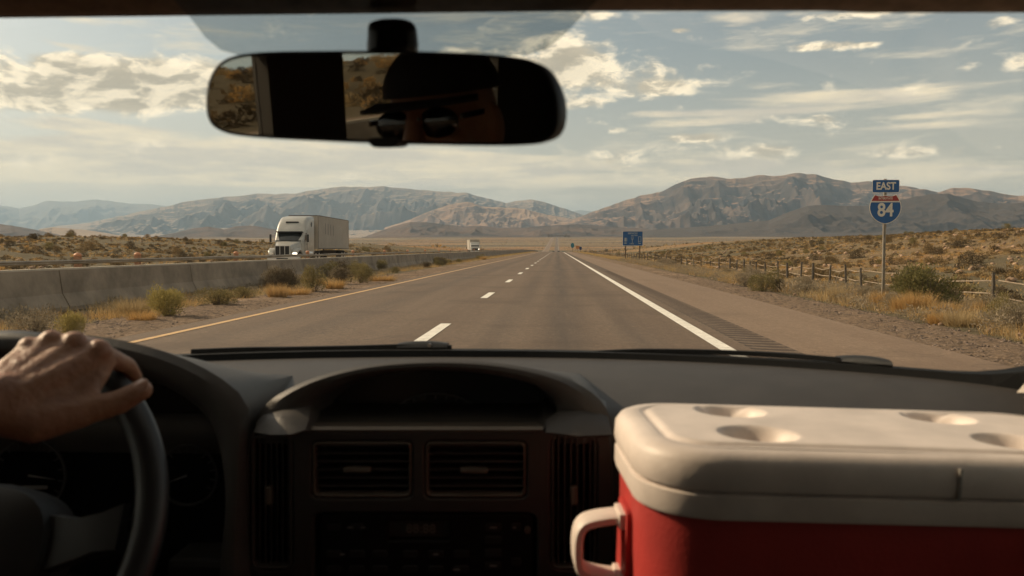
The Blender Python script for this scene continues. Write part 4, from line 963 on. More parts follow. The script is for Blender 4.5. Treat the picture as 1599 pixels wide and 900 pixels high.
def car(loc, rz, paint, label):
    t = empty('distant_car', loc, rz); tag(t, label, 'car', 'cars far ahead near the crest')
    m = mat('car_paint', paint, .35, coat=.4)
    mb = MB(); mb.loft([rrect3(.80, .35, .85, 0, .1), rrect3(.9, .28, .95, .3, .12), rrect3(.9, .28, 1.0, 1.2, .12), rrect3(.9, .28, 1.0, 3.6, .12), rrect3(.82, .35, .9, 4.4, .1)]); mb.build('body', m, t, smooth=True)
    mb = MB(); mb.loft([rrect3(.78, .95, 1.05, .5, .04), rrect3(.72, .95, 1.45, 1.2, .12), rrect3(.72, .95, 1.48, 2.4, .12), rrect3(.78, .95, 1.05, 3.4, .04)]); mb.build('cabin_glass', m_gls, t, smooth=True)
    for s in (-1, 1):
        for y in (.8, 3.5): wheel(t, s * .8, y, .33, .2)
        mb = MB(); mb.box((s * .68, -.02, .75), (.24, .05, .14)); mb.build('tail_light', mat('tail_lamp', (.25, .01, .01), .3), t)
for px, Y, paint, lab in ((864.3, 640, (.03, .03, .035), 'dark car in the left lane far ahead near the crest'), (872.4, 610, (.05, .045, .04), 'dark car far ahead in the middle of the carriageway'), (879, 655, (.025, .02, .02), 'small dark car at the right side far ahead near the crest')):
    x = at(px, 392, Y).x; car((x, Y, float(prof(Y)) + .01), 0, paint, lab)
# ================================================================ THE CAR INTERIOR
m_dash = mat('dash_vinyl', (.048, .042, .038), .55, var=.12, vscale=14, bump=.35, bscale=420, spec=.4, bdist=.002)
m_dash2 = mat('fascia_plastic', (.020, .019, .018), .48, var=.1, vscale=10, bump=.2, bscale=500, spec=.4, bdist=.001)
m_cons = mat('console_plastic', (.040, .035, .031), .45, var=.12, vscale=12, bump=.25, bscale=500, spec=.5, bdist=.001); m_slat = mat('vent_slat_plastic', (.055, .048, .042), .4, spec=.6)
m_blackp = mat('black_plastic', (.008, .008, .008), .5, spec=.3); m_gloss = mat('gauge_black', (.006, .006, .006), .25, spec=.4)
m_trimw = mat('satin_bezel', (.11, .088, .07), .38, .3, var=.1, vscale=20); m_head = mat('headliner_cloth', (.22, .15, .105), .95, var=.2, vscale=60, bump=.5, bscale=500, bdist=.002)
m_leather = mat('wheel_leather', (.022, .021, .021), .42, bump=.35, bscale=600, spec=.5, bdist=.001); m_rub = mat('seal_rubber', (.004, .004, .004), .7, spec=.2)
m_seat = mat('seat_cloth', (.06, .055, .05), .95, var=.2, vscale=40); m_body = mat('car_paint_beige', (.45, .38, .30), .35, coat=.4); m_ind = mat('gauge_marks', (.16, .16, .155), .5); m_btn = mat('button_grey', (.02, .019, .018), .5)
m_glass = glass_mat('clear_glass', (.93, .94, .93), .035); m_side = glass_mat('side_glass', (.86, .87, .85), .04)
CARX = -.16
car_ = empty('car', (CARX, 0, 0)); tag(car_, 'interior of the car driven down the highway, with dashboard, windshield and steering wheel', 'car')
def off(o): o.location = o.location - Vector((CARX, 0, 0)) if o.parent is car_ else o.location; return o
def yb(x): return 1.60 - .30 * min(1.3, abs((x - CARX) / .84)) ** 2.2
ZB = 1.2 - .191
# --- dashboard: pad on top, rolling down to the fascia
def dashboard():
    xs = np.linspace(-1.02, .74, 60); rings = []
    for x in xs:
        b = yb(x); f = 1.235 if x < .02 else 1.235; row = []
        for k in range(15): t = k / 14; row.append((x, b + .05 + (f - b - .05) * t, ZB - .012 - .032 * t ** 1.5 + .006 * math.sin(t * 3.14) * (1 + .3 * math.sin(x * 5))))
        row += [(x, f - .015, ZB - .052), (x, f - .024, ZB - .068), (x, f - .022, ZB - .09), (x, f - .004, ZB - .12), (x, f + .0, ZB - .3), (x, f + .03, .45)]
        rings.append(row)
    mb = MB(); mb.loft(rings, close=False); o = mb.build('dashboard', m_dash, car_, smooth=True); off(o)
    return o
dash = dashboard()
# --- windshield base: black cowl, wipers outside
def cowl():
    xs = np.linspace(-1.03, .71, 60); mb = MB(); lf = lambda x: .020 * max(0, (abs(x - CARX) / .87 - .90) / .10) ** 2
    mb.loft([[(x, yb(x) - .004, ZB - .016), (x, yb(x) + .004, ZB + lf(x)), (x, yb(x) + .05, ZB - .002 + lf(x)), (x, yb(x) + .20, ZB - .03), (x, yb(x) + .20, ZB - .16), (x, yb(x), ZB - .16)] for x in xs])
    off(mb.build('cowl', m_rub, car_))
cowl()
def wline(pts, w, h, name, parent, m):
    mb = MB(); pts = smoothpts(pts, 5); mb.loft([[p + Vector((0, -w, -h)), p + Vector((0, w, -h)), p + Vector((0, w, h)), p + Vector((0, -w, h))] for p in pts]); return mb.build(name, m, parent)
def wiper(px_pts, pivot, label):
    D = lambda px: yb(at(px, 550, 1.5).x) + .035
    blade = [at(px, py, D(px)) for px, py in px_pts]
    b = off(wline(blade, .006, .0042, 'windshield_wiper', car_, m_rub)); 
    (x0, y0), (x1, y1) = pivot; p0 = at(x0, y0, D(x0) + .01); p1 = at(x1, y1, D(x1) + .01); n = 12
    mb = MB(); rings = []
    for t in np.linspace(0, 1, 7):
        p = p0.lerp(p1, t) - Vector((0, 0, 0)); h = .0105 * (math.sin(math.pi * (.12 + .76 * t)) ** .5); rings.append([p + Vector((0, .018 * math.cos(a), h * math.sin(a))) for a in np.linspace(0, 2 * math.pi, n + 1)[:-1]])
    mb.loft(rings); o = mb.build('wiper_pivot', m_dash2, b, smooth=True)
    c = at(x0 + .62 * (x1 - x0), y0 + .5 * (y1 - y0) - 1, D(x0) - .012); mb = MB(); mb.cyl(c, c + Vector((0, .012, 0)), .0035, 10); mb.build('pivot_bolt', m_trimw, b)
    for q in b.children: q.location = Vector((0, 0, 0))
    return b
wiper([(300, 549), (380, 546), (460, 545), (560, 543), (640, 541), (705, 543)], ((622, 541), (700, 541)), '')
wiper([(905, 553), (985, 549), (1060, 549), (1140, 551), (1220, 555), (1310, 562)], ((1308, 562), (1388, 568)), '')
wline_pts = [(706, 546), (850, 549), (980, 552)]
# --- windshield glass with its darker band behind the mirror
def header(px): return at(px, 25 - 11 * min(1, max(0, px / 900.)) + (3 if px > 1300 else 0), .80 - .04 * abs((px - 700) / 900.) ** 2)
hx = [at(px, 20, .8).x for px in (-250, 1700)]
def hdr(x):
    px = 870 + x / .8 * F; return header(px)
def hp(x): h = hdr(x); return Vector((x, h.y, h.z))
def glass_pt(u, v):
    """u -1..1 across, v 0 base .. 1 header"""
    xb = CARX + u * .855; xh = CARX + u * .74; b = Vector((xb, yb(xb) + .012, ZB + .0)); h = hp(xh); p = b.lerp(h, v); n = Vector((0, .45, .89)); return p + n * (.030 * math.sin(math.pi * v) + .0)
mb = MB(); mb.loft([[glass_pt(u, v) for u in np.linspace(-1, 1, 33)] for v in np.linspace(0, 1.0, 17)], close=False); ws = off(mb.build('windshield', m_glass, car_, smooth=True, recalc=False))
def on_glass(px, py):
    d = ray(px, py); best = None
    lo, hi = .55, 2.0
    # march in y until the ray passes above the glass surface
    for k in range(400):
        y = lo + (hi - lo) * k / 399; p = CAM + d * y; u = 0
        # find v with same y at that x
        a, b = 0.0, 1.0
        for _ in range(18):
            m_ = (a + b) / 2; xb = CARX + .855 * 0; 
            w_ = .855 + (.74 - .855) * m_; u = (p.x - CARX) / w_
            g = glass_pt(u, m_)
            if g.y > y: a = m_
            else: b = m_
        if p.z > glass_pt(u, (a + b) / 2).z and y > .75 - 1e-6: return p
    return p
pout = [(268, -12), (300, 22), (325, 55), (348, 74), (375, 82), (440, 84), (600, 84), (760, 84), (822, 82), (850, 74), (880, 52), (906, 24), (940, -12)]
m_band = glass_mat('shade_band', (.50, .53, .54), .02)
ptsg = [on_glass(px, py) + Vector((0, -.006, -.004)) for px, py in pout]
c0 = sum(ptsg, Vector()) / len(ptsg)
mb = MB(); bm_ = mb.bm; cc0 = bm_.verts.new(on_glass(600, 40) + Vector((0, -.006, -.004))); vv = [bm_.verts.new(p) for p in ptsg]
for i in range(len(vv)): bm_.faces.new((vv[i], vv[(i + 1) % len(vv)], cc0))
sb = mb.build('shade_patch', m_band, ws, recalc=False)
# --- A pillars, roof, header, sides, floor and rear of the cabin
def pillar(s):
    xb = CARX + s * .868; b = Vector((xb, yb(xb) + .02, ZB)); h = hp(CARX + s * .745); mb = MB(); rings = []
    for t in np.linspace(-.05, 1.05, 14):
        p = b.lerp(h, t) + Vector((0, .45, .89)) * (.03 * math.sin(math.pi * min(1, max(0, t)))); r = .5
        rings.append([p + Vector((s * a, c - .02, d)) for a, c, d in ((-.012, .0, .0), (.0, .03, .012), (.05, .04, .010), (.085, .0, -.01), (.07, -.06, -.03), (.02, -.05, -.02))])
    mb.loft(rings); off(mb.build('windshield_pillar', m_rub if s > 0 else m_head, car_, smooth=True))
pillar(-1); pillar(1)
p0 = at(1590, 600, 1.235); mb = MB(); mb.loft([[p0 + Vector((dx + a, dy, dz + b)) for a, b in ((-.002, -.012), (.06, -.012), (.06, .012), (.016, .010))] for dx, dy, dz in ((0, 0, 0), (.012, -.08, .012), (.0, -.2, .03))]); off(mb.build('pillar_trim', m_body, car_, smooth=True))
def roof():
    xs = np.linspace(CARX - .80, CARX + .80, 41); rings = []
    for x in xs:
        h = hp(x); u = abs((x - CARX) / .8); dr = -.03 * u ** 4
        rings.append([(x, h.y + .03, h.z + .006), (x, h.y + .004, h.z - .001), (x, h.y - .012, h.z + .002), (x, h.y - .03, h.z + .012), (x, h.y - .08, h.z + .022 + dr), (x, h.y - .3, h.z + .045 + dr), (x, -.2, h.z + .055 + dr), (x, -.9, h.z + .04 + dr), (x, -1.6, h.z - .0 + dr)])
    mb = MB(); mb.loft(rings, close=False); off(mb.build('headliner', m_head, car_, smooth=True))
    mb = MB(); mb.loft([[(p[0], p[1], p[2] + (.006 if i < 2 else .03)) for i, p in enumerate(r)] for r in rings], close=False); off(mb.build('roof', m_body, car_, smooth=True))
roof()
HZ = hp(CARX).z; RW0, RW1 = -.52, -.80
m_rearp = mat('rear_trim_dark', (.035, .032, .030), .9)
for s in (-1, 1):
    mb = MB(); x = CARX + s * .86
    mb.box((x, .02, .66), (.06, 2.56, .66), bevel=.02); dr = off(mb.build('door', m_body, car_))
    mb = MB(); mb.box((x - s * .045, .02, .70), (.03, 2.4, .58), bevel=.01); mb.box((x - s * .08, .45, .80), (.06, .6, .06), bevel=.02); mb.build('door_trim', m_dash2, dr)
    mb = MB(); mb.loft([[(x + .003, .44, .985), (x + .003, 1.22, .985), (x - s * .085, .70, HZ - .01), (x - s * .085, .44, HZ)], [(x - .003, .44, .985), (x - .003, 1.22, .985), (x - s * .085 - .006, .70, HZ - .01), (x - s * .085 - .006, .44, HZ)]]); mb.build('door_window', m_side, dr)
    mb = MB(); mb.loft([[(x + .003, RW1, .985), (x + .003, RW0, .985), (x - s * .085, RW0, HZ), (x - s * .085, RW1 + .1, HZ)], [(x - .003, RW1, .985), (x - .003, RW0, .985), (x - s * .085 - .006, RW0, HZ), (x - s * .085 - .006, RW1 + .1, HZ)]]); mb.build('door_window', m_side, dr)
    def panel(y0, y1, nm):
        mb = MB(); mb.loft([[(x + s * .02, y0, .98), (x + s * .02, y1, .98), (x - s * .04, y1, .98), (x - s * .04, y0, .98)], [(x - s * .07, y0, HZ + .01), (x - s * .07, y1, HZ + .01), (x - s * .13, y1, HZ + .01), (x - s * .13, y0, HZ + .01)]]); off(mb.build(nm, m_rearp, car_))
    panel(.30, .44, 'door_pillar'); mb = MB(); mb.loft([[(x + .003, -.05, .985), (x + .003, .30, .985), (x - s * .085, .30, HZ), (x - s * .085, -.05, HZ)], [(x - .003, -.05, .985), (x - .003, .30, .985), (x - s * .085 - .006, .30, HZ), (x - s * .085 - .006, -.05, HZ)]]); mb.build('door_window', m_side, dr)
    panel(RW0, -.05, 'door_pillar'); panel(-1.70, RW1, 'rear_pillar')
    mb = MB(); mb.box((x - s * .09, -.25, HZ + .01), (.05, 1.95, .04), bevel=.01); off(mb.build('roof_rail', m_head, car_))
    mb = MB(); mb.box((x, 1.50, .64), (.07, .5, .44), bevel=.02); mb.loft([[(x - s * .10, yy, .60), (x + s * .03, yy, .60), (x + s * .03, yy, zz), (x - s * .10, yy, zz)] for yy, zz in ((1.50, .93), (1.8, .90), (2.2, .86), (2.7, .76))]); off(mb.build('fender', m_body, car_))
mb = MB(); mb.loft([[(CARX + u * .78, y, z - .02 * abs(u) ** 2) for u in np.linspace(-1, 1, 13)] for y, z in ((1.80, .92), (2.1, .90), (2.5, .84), (2.75, .75), (2.8, .55))], close=False); off(mb.build('hood', m_body, car_, smooth=True))
mb = MB(); mb.box((CARX, 0, .33), (1.72, 3.4, .04)); mb.box((CARX, -1.68, .66), (1.72, .05, .68)); off(mb.build('floor_pan', m_seat, car_))
mb = MB(); mb.poly([(CARX - .30, -1.66, 1.02), (CARX + .72, -1.66, 1.02), (CARX + .66, -1.62, HZ - .04), (CARX - .30, -1.62, HZ - .04)]); off(mb.build('rear_window', m_side, car_))
mb = MB(); mb.box((CARX - .56, -1.66, 1.2), (.52, .04, .46)); mb.box((CARX + .2, -1.66, 1.0), (1.1, .04, .06)); mb.box((CARX, -1.64, HZ), (1.6, .04, .09)); off(mb.build('tailgate', m_rearp, car_))
def seat(x, y, w=.5):
    mb = MB(); mb.box((x, y, .52), (w, .5, .16), bevel=.05, seg=3); mb.box((x, y - .32, .83), (w - .02, .16, .60), Matrix.Rotation(R(-8), 3, 'X'), .05, 3); o = off(mb.build('seat', m_seat, car_, smooth=True))
    mb = MB(); mb.box((x, y - .36, 1.21), (.26, .10, .16), None, .04, 3); mb.build('headrest', m_seat, o, smooth=True); return o
seat(-.60, .26); seat(-.62, -1.1, .6); seat(.25, -1.1, .6)
mb = MB(); mb.box((.32, .78, .50), (.52, .6, .18), bevel=.05, seg=3); off(mb.build('seat', m_seat, car_, smooth=True))   # cushion under the cooler

# --- planes facing the camera, to lay out the instrument shapes on
class Pl:
    def __init__(s, px, py, Y, tilt, yaw=0.0):
        s.o = at(px, py, Y); M_ = Matrix.Rotation(yaw, 3, 'Z') @ Matrix.Rotation(-tilt, 3, 'X')
        s.u = M_ @ Vector((1, 0, 0)); s.v = M_ @ Vector((0, 0, 1)); s.n = s.u.cross(s.v)      # n faces the camera (-Y)
    def uv(s, px, py):
        d = ray(px, py); t = (s.o - CAM).dot(s.n) / d.dot(s.n); p = CAM + d * t - s.o; return p.dot(s.u), p.dot(s.v)
    def P(s, px, py, h=0.0):
        a, b = s.uv(px, py); return s.o + s.u * a + s.v * b + s.n * h
    def mat4(s):
        M_ = Matrix((s.u, s.v, s.n)).transposed().to_4x4(); M_.translation = s.o; return M_
def plate(name, pl, outer, holes, thick, bevel, m, parent, front=0.0):
    c = bpy.data.curves.new(name, 'CURVE'); c.dimensions = '2D'; c.fill_mode = 'BOTH'; c.extrude = thick / 2; c.bevel_depth = bevel; c.bevel_resolution = 3; c.offset = -bevel
    for pts in [outer] + holes:
        s = c.splines.new('POLY'); s.points.add(len(pts) - 1); s.use_cyclic_u = True
        for q, (px, py) in zip(s.points, pts): a, b = pl.uv(px, py); q.co = (a, b, 0, 1)
    t = bpy.data.objects.new(name, c); COL.objects.link(t); dg = bpy.context.evaluated_depsgraph_get(); me = bpy.data.meshes.new_from_object(t.evaluated_get(dg)); bpy.data.objects.remove(t)
    M_ = pl.mat4(); M_ = M_ @ Matrix.Translation((0, 0, front - thick / 2)); me.transform(M_); me.materials.clear(); me.name = name
    o = link(name, me, m, parent); 
    me.polygons.foreach_set('use_smooth', [True] * len(me.polygons))
    try: me.set_sharp_from_angle(angle=R(35))
    except Exception: pass
    return o
def rr_px(x0, x1, y0, y1, r, n=4):
    return [(a, b) for a, b in rrect(x0, x1, y0, y1, r, n)]
def spl(pts, n=6, closed=False): return [(p.x, p.y) for p in smoothpts([(a, b, 0) for a, b in pts], n, closed)]
# --- centre console
CP = Pl(675, 670, 1.13, R(-12))
outer = spl([(396, 672), (384, 705), (376, 760), (374, 830), (376, 900)], 5) + [(380, 1120), (962, 1120)] + spl([(960, 900), (958, 800), (956, 720), (952, 672)], 5) + [(940, 664), (850, 663), (846, 668), (836, 672), (490, 672), (480, 668), (476, 663), (410, 663)]
holes = [rr_px(391, 458, 676, 888, 18), rr_px(488, 644, 688, 776, 9), rr_px(664, 822, 688, 776, 9), rr_px(490, 838, 800, 1080, 14), rr_px(860, 932, 678, 888, 18)]
con = plate('center_console', CP, outer, holes, .10, .004, m_cons, car_); off(con)
back = plate('console_back', CP, [(a, b) for a, b in ((392, 676), (392, 1100), (945, 1100), (945, 676))], [], .006, .0, m_blackp, con, front=-.075)
def vent(x0, x1, y0, y1, vertical, nsl, knob):
    fr = plate('air_vent', CP, rr_px(x0, x1, y0, y1, 9), [rr_px(x0 + 4, x1 - 4, y0 + 4, y1 - 4, 7)], .012, .0018, m_trimw if not vertical else m_slat, car_, front=.002); off(fr)
    mb = MB()
    for k in range(nsl):
        t = (k + .5) / nsl
        if vertical:
            xx = x0 + 5 + (x1 - x0 - 10) * t; mb.loft([[CP.P(xx, yy, -.012) + CP.u * a + CP.n * b for a, b in ((-.001, -.01), (.001, -.01), (.0018, .006), (-.0002, .006))] for yy in (y0 + 4, y1 - 4)])
        else:
            yy = y0 + 5 + (y1 - y0 - 10) * t; mb.loft([[CP.P(xx, yy, -.012) + CP.v * a + CP.n * b for a, b in ((-.001, -.010), (.001, -.010), (.003, .008), (.0012, .008))] for xx in (x0 + 4, x1 - 4)])
    mb.build('slats', m_slat, fr); fr.children[-1].location = (0, 0, 0)
    kx, ky = knob; mb = MB()
    if vertical: a = CP.P(kx, ky, .002); mb.box(a, (.010, .012, .026), bevel=.003)
    else: a = CP.P(kx, ky, .002); mb.box(a, (.037, .014, .0075), bevel=.003)
    mb.build('vent_tab', m_trimw, fr)
vent(489, 643, 689, 775, False, 6, (559, 732)); vent(665, 821, 689, 775, False, 6, (741, 733))
vent(393, 457, 679, 887, True, 6, (421, 772)); vent(861, 931, 679, 887, True, 6, (896, 772))
# radio and switches
rad = plate('radio', CP, rr_px(497, 832, 806, 1070, 10), [rr_px(604, 700, 818, 848, 3)], .02, .003, m_blackp, car_, front=-.008); off(rad)
m_disp = mat('display_grey', (.05, .052, .050), .3); m_dispt = mat('display_segments', (.17, .175, .16), .4)
plate('display', CP, rr_px(602, 702, 817, 849, 3), [], .004, .0, m_disp, rad, front=-.016)
def ctext(body, px, py, size, parent, m=None, pl=None, h=.001):
    pl = pl or CP; w = text_obj('lettering', body, size, m or m_dispt, parent); M_ = pl.mat4(); a, b = pl.uv(px, py); w.data.transform(M_ @ Matrix.Translation((a, b, h))); return w
ctext('88:88', 655, 834, .019, rad, h=-.0125)
for x, y, w_, h_ in [(x, y, 24, 11) for y in (868, 892, 916) for x in (520, 556, 592, 640, 680, 720)] + [(770, y, 26, 12) for y in (826, 846, 866, 886)] + [(806, 826, 16, 12), (806, 880, 16, 12), (520, 826, 22, 10), (556, 826, 22, 10)]:
    b = plate('button', CP, rr_px(x - w_ / 2, x + w_ / 2, y - h_ / 2, y + h_ / 2, 3, 2), [], .004, .001, m_btn, rad, front=-.0045)
for x, y, w_ in ((546, 826, 10), (566, 826, 8), (770, 826, 12), (770, 886, 12), (803, 826, 6), (712, 892, 12), (534, 868, 8), (680, 868, 9), (720, 916, 10)):
    plate('button_mark', CP, rr_px(x - w_ / 2, x + w_ / 2, y - 1.2, y + 1.2, 1, 1), [], .001, .0, m_ind, rad, front=-.0025)
mb = MB(); mb.cyl(CP.P(824, 826, 0), CP.P(824, 826, .006), .0045, 12); mb.build('knob', m_trimw, con, smooth=True)

# --- arched hood over the centre display, and over the driver's instruments
def hood_arch(name, outer_px, inner_px, Yf, Yb, zb, Ycav, m, parent=None, lip=.012, shrink=.92):
    n = 40
    def resample(p):
        p = [Vector((a, b, 0)) for a, b in spl(p, 10)]; L_ = [0]
        for a, b in zip(p[:-1], p[1:]): L_.append(L_[-1] + (b - a).length)
        out = []
        for k in range(n):
            s = L_[-1] * k / (n - 1); j = max(i for i in range(len(L_)) if L_[i] <= s + 1e-9); j = min(j, len(p) - 2); t = (s - L_[j]) / max(1e-9, L_[j + 1] - L_[j]); out.append(p[j].lerp(p[j + 1], min(1, t)))
        return out
    O = resample(outer_px); I = resample(inner_px); rings = []
    Of = [at(p.x, p.y, Yf) for p in O]; If = [at(p.x, p.y, Yf + .006) for p in I]
    cx = sum(p.x for p in Of) / n
    Bk = [Vector((cx + (p.x - cx) * .95, Yb, min(p.z - .02, zb) if True else zb)) for p in Of]
    midO = [a.lerp(b, .35) + Vector((0, 0, .003)) for a, b in zip(Of, Bk)]
    Md = [a.lerp(b, .5) + Vector((0, -lip, 0)) for a, b in zip(Of, If)]; Md1 = [a.lerp(b, .2) + Vector((0, -lip * .8, 0)) for a, b in zip(Of, If)]; Md2 = [a.lerp(b, .82) + Vector((0, -lip * .75, 0)) for a, b in zip(Of, If)]
    cz = min(p.z for p in If)
    Cv = [Vector((cx + (p.x - cx) * shrink, Ycav, cz + (p.z - cz) * shrink)) for p in If]
    mb = MB(); mb.loft([Bk, midO, Of, Md1, Md, Md2, If, Cv], close=False); o = mb.build(name, m, parent or car_, smooth=True); off(o); return o, If, Cv
h1, If, Cv = hood_arch('display_hood', [(396, 690), (397, 665), (408, 640), (440, 613), (500, 587), (580, 569), (675, 562), (770, 566), (855, 582), (915, 607), (948, 640), (957, 690)],
                       [(479, 690), (480, 665), (486, 636), (505, 616), (540, 599), (600, 584), (675, 579), (760, 584), (830, 600), (862, 622), (872, 650), (850, 690)], 1.15, 1.50, ZB - .022, 1.225, m_dash)
mb = MB(); mb.poly([p + Vector((0, -.001, .002)) for p in Cv]); o_ = off(mb.build('display_panel', m_gloss, car_))
DP = Pl(680, 640, 1.222, 0)
def arc_px(cx, cy, rx, ry, a0, a1, n=40): return [(cx + rx * math.cos(R(a)), cy - ry * math.sin(R(a))) for a in np.linspace(a0, a1, n)]
def ring_px(name, pl, cx, cy, rx, ry, w, a0, a1, m, parent, front=.001):
    return plate(name, pl, arc_px(cx, cy, rx, ry, a0, a1) + arc_px(cx, cy, rx - w, ry - w, a1, a0), [], .002, .0, m, parent, front=front)
m_faint = mat('faint_ring', (.045, .044, .042), .4)
ring_px('gauge_ring', DP, 680, 660, 74, 46, 2.4, 8, 172, m_faint, o_)
for a in range(15, 170, 15):
    x, y = 680 + 66 * math.cos(R(a)), 660 - 40 * math.sin(R(a)); plate('gauge_tick', DP, [(x - 1.2, y - 3), (x + 1.2, y - 3), (x + 1.2, y + 3), (x - 1.2, y + 3)], [], .001, 0, m_faint, o_, front=.001)
# ledge under the display
mb = MB(); p0, p1 = CP.P(478, 670, .0), CP.P(848, 670, .0)
mb.loft([[p + Vector((0, -.006, .000)), p + Vector((0, -.002, .0035)), p + Vector((0, .10, .004)), p + Vector((0, .10, -.003)), p + Vector((0, -.004, -.0035))] for p in (p0, p1)]); off(mb.build('display_ledge', m_trimw, car_))
# side cheeks joining arch and console
def cheek(pts, m):
    mb = MB(); P3 = [at(px, py, Y) for px, py, Y in pts]; n = len(P3)
    c = sum(P3, Vector()) / n + Vector((0, -.004, .004)); bm = mb.bm
    def ringed(k, dy, dz): return [c + (p - c) * k + Vector((0, dy, dz)) for p in P3]
    mb.loft([ringed(1.0, .05, -.01), ringed(1.0, .004, -.002), ringed(.96, 0, 0), ringed(.5, -.003, .003), ringed(.05, -.004, .004)]); off(mb.build('console_cheek', m, car_, smooth=True))
cheek([(397, 676, 1.118), (399, 660, 1.130), (412, 645, 1.150), (445, 634, 1.155), (487, 631, 1.155), (484, 655, 1.125), (478, 672, 1.105), (452, 680, 1.090), (420, 680, 1.098)], m_dash)
cheek([(851, 676, 1.10), (853, 655, 1.13), (870, 641, 1.15), (915, 636, 1.155), (950, 650, 1.14), (957, 680, 1.115), (905, 682, 1.09)], m_dash)
h2, If2, Cv2 = hood_arch('instrument_hood', [(-420, 760), (-330, 640), (-200, 565), (-60, 530), (60, 521), (150, 525), (230, 541), (300, 566), (355, 598), (388, 636), (384, 700), (378, 800), (377, 960)],
                         [(-330, 820), (-250, 690), (-150, 620), (-40, 582), (60, 570), (150, 574), (225, 590), (285, 618), (326, 655), (346, 712), (352, 790), (346, 860), (340, 960)], 1.13, 1.42, ZB - .02, 1.225, m_dash, lip=.014)
IP = Pl(170, 740, 1.21, R(0)); mb = MB(); mb.poly([p + Vector((0, -.001, .002)) for p in Cv2]); ip = off(mb.build('instrument_panel', m_gloss, car_))
def dial(cx, cy, r, needle):
    ring = plate('gauge', IP, arc_px(cx, cy, r, r, 0, 352, 44), [arc_px(cx, cy, r - 3, r - 3, 0, 352, 44)], .004, .0, m_faint, car_, front=.003); off(ring)
    for a in range(-30, 211, 20):
        c_, s_ = math.cos(R(a)), math.sin(R(a)); x0, y0, x1, y1 = cx + (r - 12) * c_, cy - (r - 12) * s_, cx + (r - 5) * c_, cy - (r - 5) * s_
        plate('gauge_tick', IP, [(x0 - s_, y0 - c_), (x1 - s_, y1 - c_), (x1 + s_, y1 + c_), (x0 + s_, y0 + c_)], [], .001, .0, m_faint, ring, front=.002)
    c_, s_ = math.cos(R(needle)), math.sin(R(needle)); plate('needle', IP, [(cx - 1.5 * s_, cy - 1.5 * c_), (cx + (r - 14) * c_, cy - (r - 14) * s_), (cx + 1.5 * s_, cy + 1.5 * c_)], [], .001, .0, m_ind, ring, front=.004)
dial(293, 742, 48, 200); dial(46, 742, 58, -8)
# bright sliver under the left dial
off(plate('trip_meter', IP, rr_px(36, 76, 758, 763, 2, 2), [], .002, 0, m_ind, car_, front=.004))
# lower fascia between instruments and console
mb = MB(); a, b = at(235, 900, 1.16), at(378, 640, 1.16); mb.box(((a.x + b.x) / 2 + .01, 1.19, .62), (.10, .08, .30), bevel=.01); off(mb.build('lower_fascia', m_dash2, car_))

# --- steering wheel
WT = R(25); WC = Vector((-.630, .88, .907)); WR = .20
wu = Vector((1, 0, 0)); wv = Vector((0, math.sin(WT), math.cos(WT))); wn = wu.cross(wv)
def rimp(th, r=WR, h=0): return WC + wu * (r * math.cos(R(th))) + wv * (r * math.sin(R(th))) + wn * h
st = empty('steering_wheel', tuple(WC - Vector((CARX, 0, 0)))); st.parent = car_
def wl(o): o.parent = st; o.location = -WC; return o
mb = MB(); rings = []; n = 14
for th in np.linspace(0, 360, 97)[:-1]:
    c = rimp(th); rad = (rimp(th, 1) - WC).normalized(); rings.append([c + rad * (.0175 * math.cos(a)) + wn * (.0155 * math.sin(a)) for a in np.linspace(0, 2 * math.pi, n + 1)[:-1]])
bm_ = mb.bm; rv = [[bm_.verts.new(p) for p in r] for r in rings]
for i in range(len(rv)):
    a, b = rv[i], rv[(i + 1) % len(rv)]
    for k in range(n): bm_.faces.new((a[k], a[(k + 1) % n], b[(k + 1) % n], b[k]))
wl(mb.build('rim', m_leather, None, smooth=True))
mb = MB(); hub = []
for k, (s_, h) in enumerate(((1.0, -.05), (1.0, -.012), (.93, .006), (.7, .016), (.3, .020))):
    hub.append([WC + wu * (.098 * s_ * math.copysign(abs(math.cos(a)) ** .7, math.cos(a))) + wv * (-.022 + .066 * s_ * math.copysign(abs(math.sin(a)) ** .8, math.sin(a))) + wn * h for a in np.linspace(0, 2 * math.pi, 33)[:-1]])
mb.loft(hub); wl(mb.build('hub', m_dash2, None, smooth=True))
for s in (-1, 1):
    mb = MB(); mb.loft([[WC + wu * (s * x) + wv * (z0 + a) + wn * (h + b) for a, b in ((-w, -.008), (w, -.008), (w * .9, .008), (-w * .9, .008))] for x, z0, w, h in ((.08, -.02, .034, -.012), (.12, -.016, .024, -.006), (.15, -.008, .022, .0), (.172, -.002, .026, .0))]); wl(mb.build('spoke', m_btn, None, smooth=True))
mb = MB(); mb.loft([[WC + wu * x + wv * (z) + wn * b for x, b in ((-w, -.006), (w, -.006), (w, .006), (-w, .006))] for z, w in ((-.08, .03), (-.172, .026))]); wl(mb.build('spoke', m_btn, None))
mb = MB(); mb.tube([WC - wn * .04, WC - wn * .34], .035, 16); wl(mb.build('column', m_blackp, None))

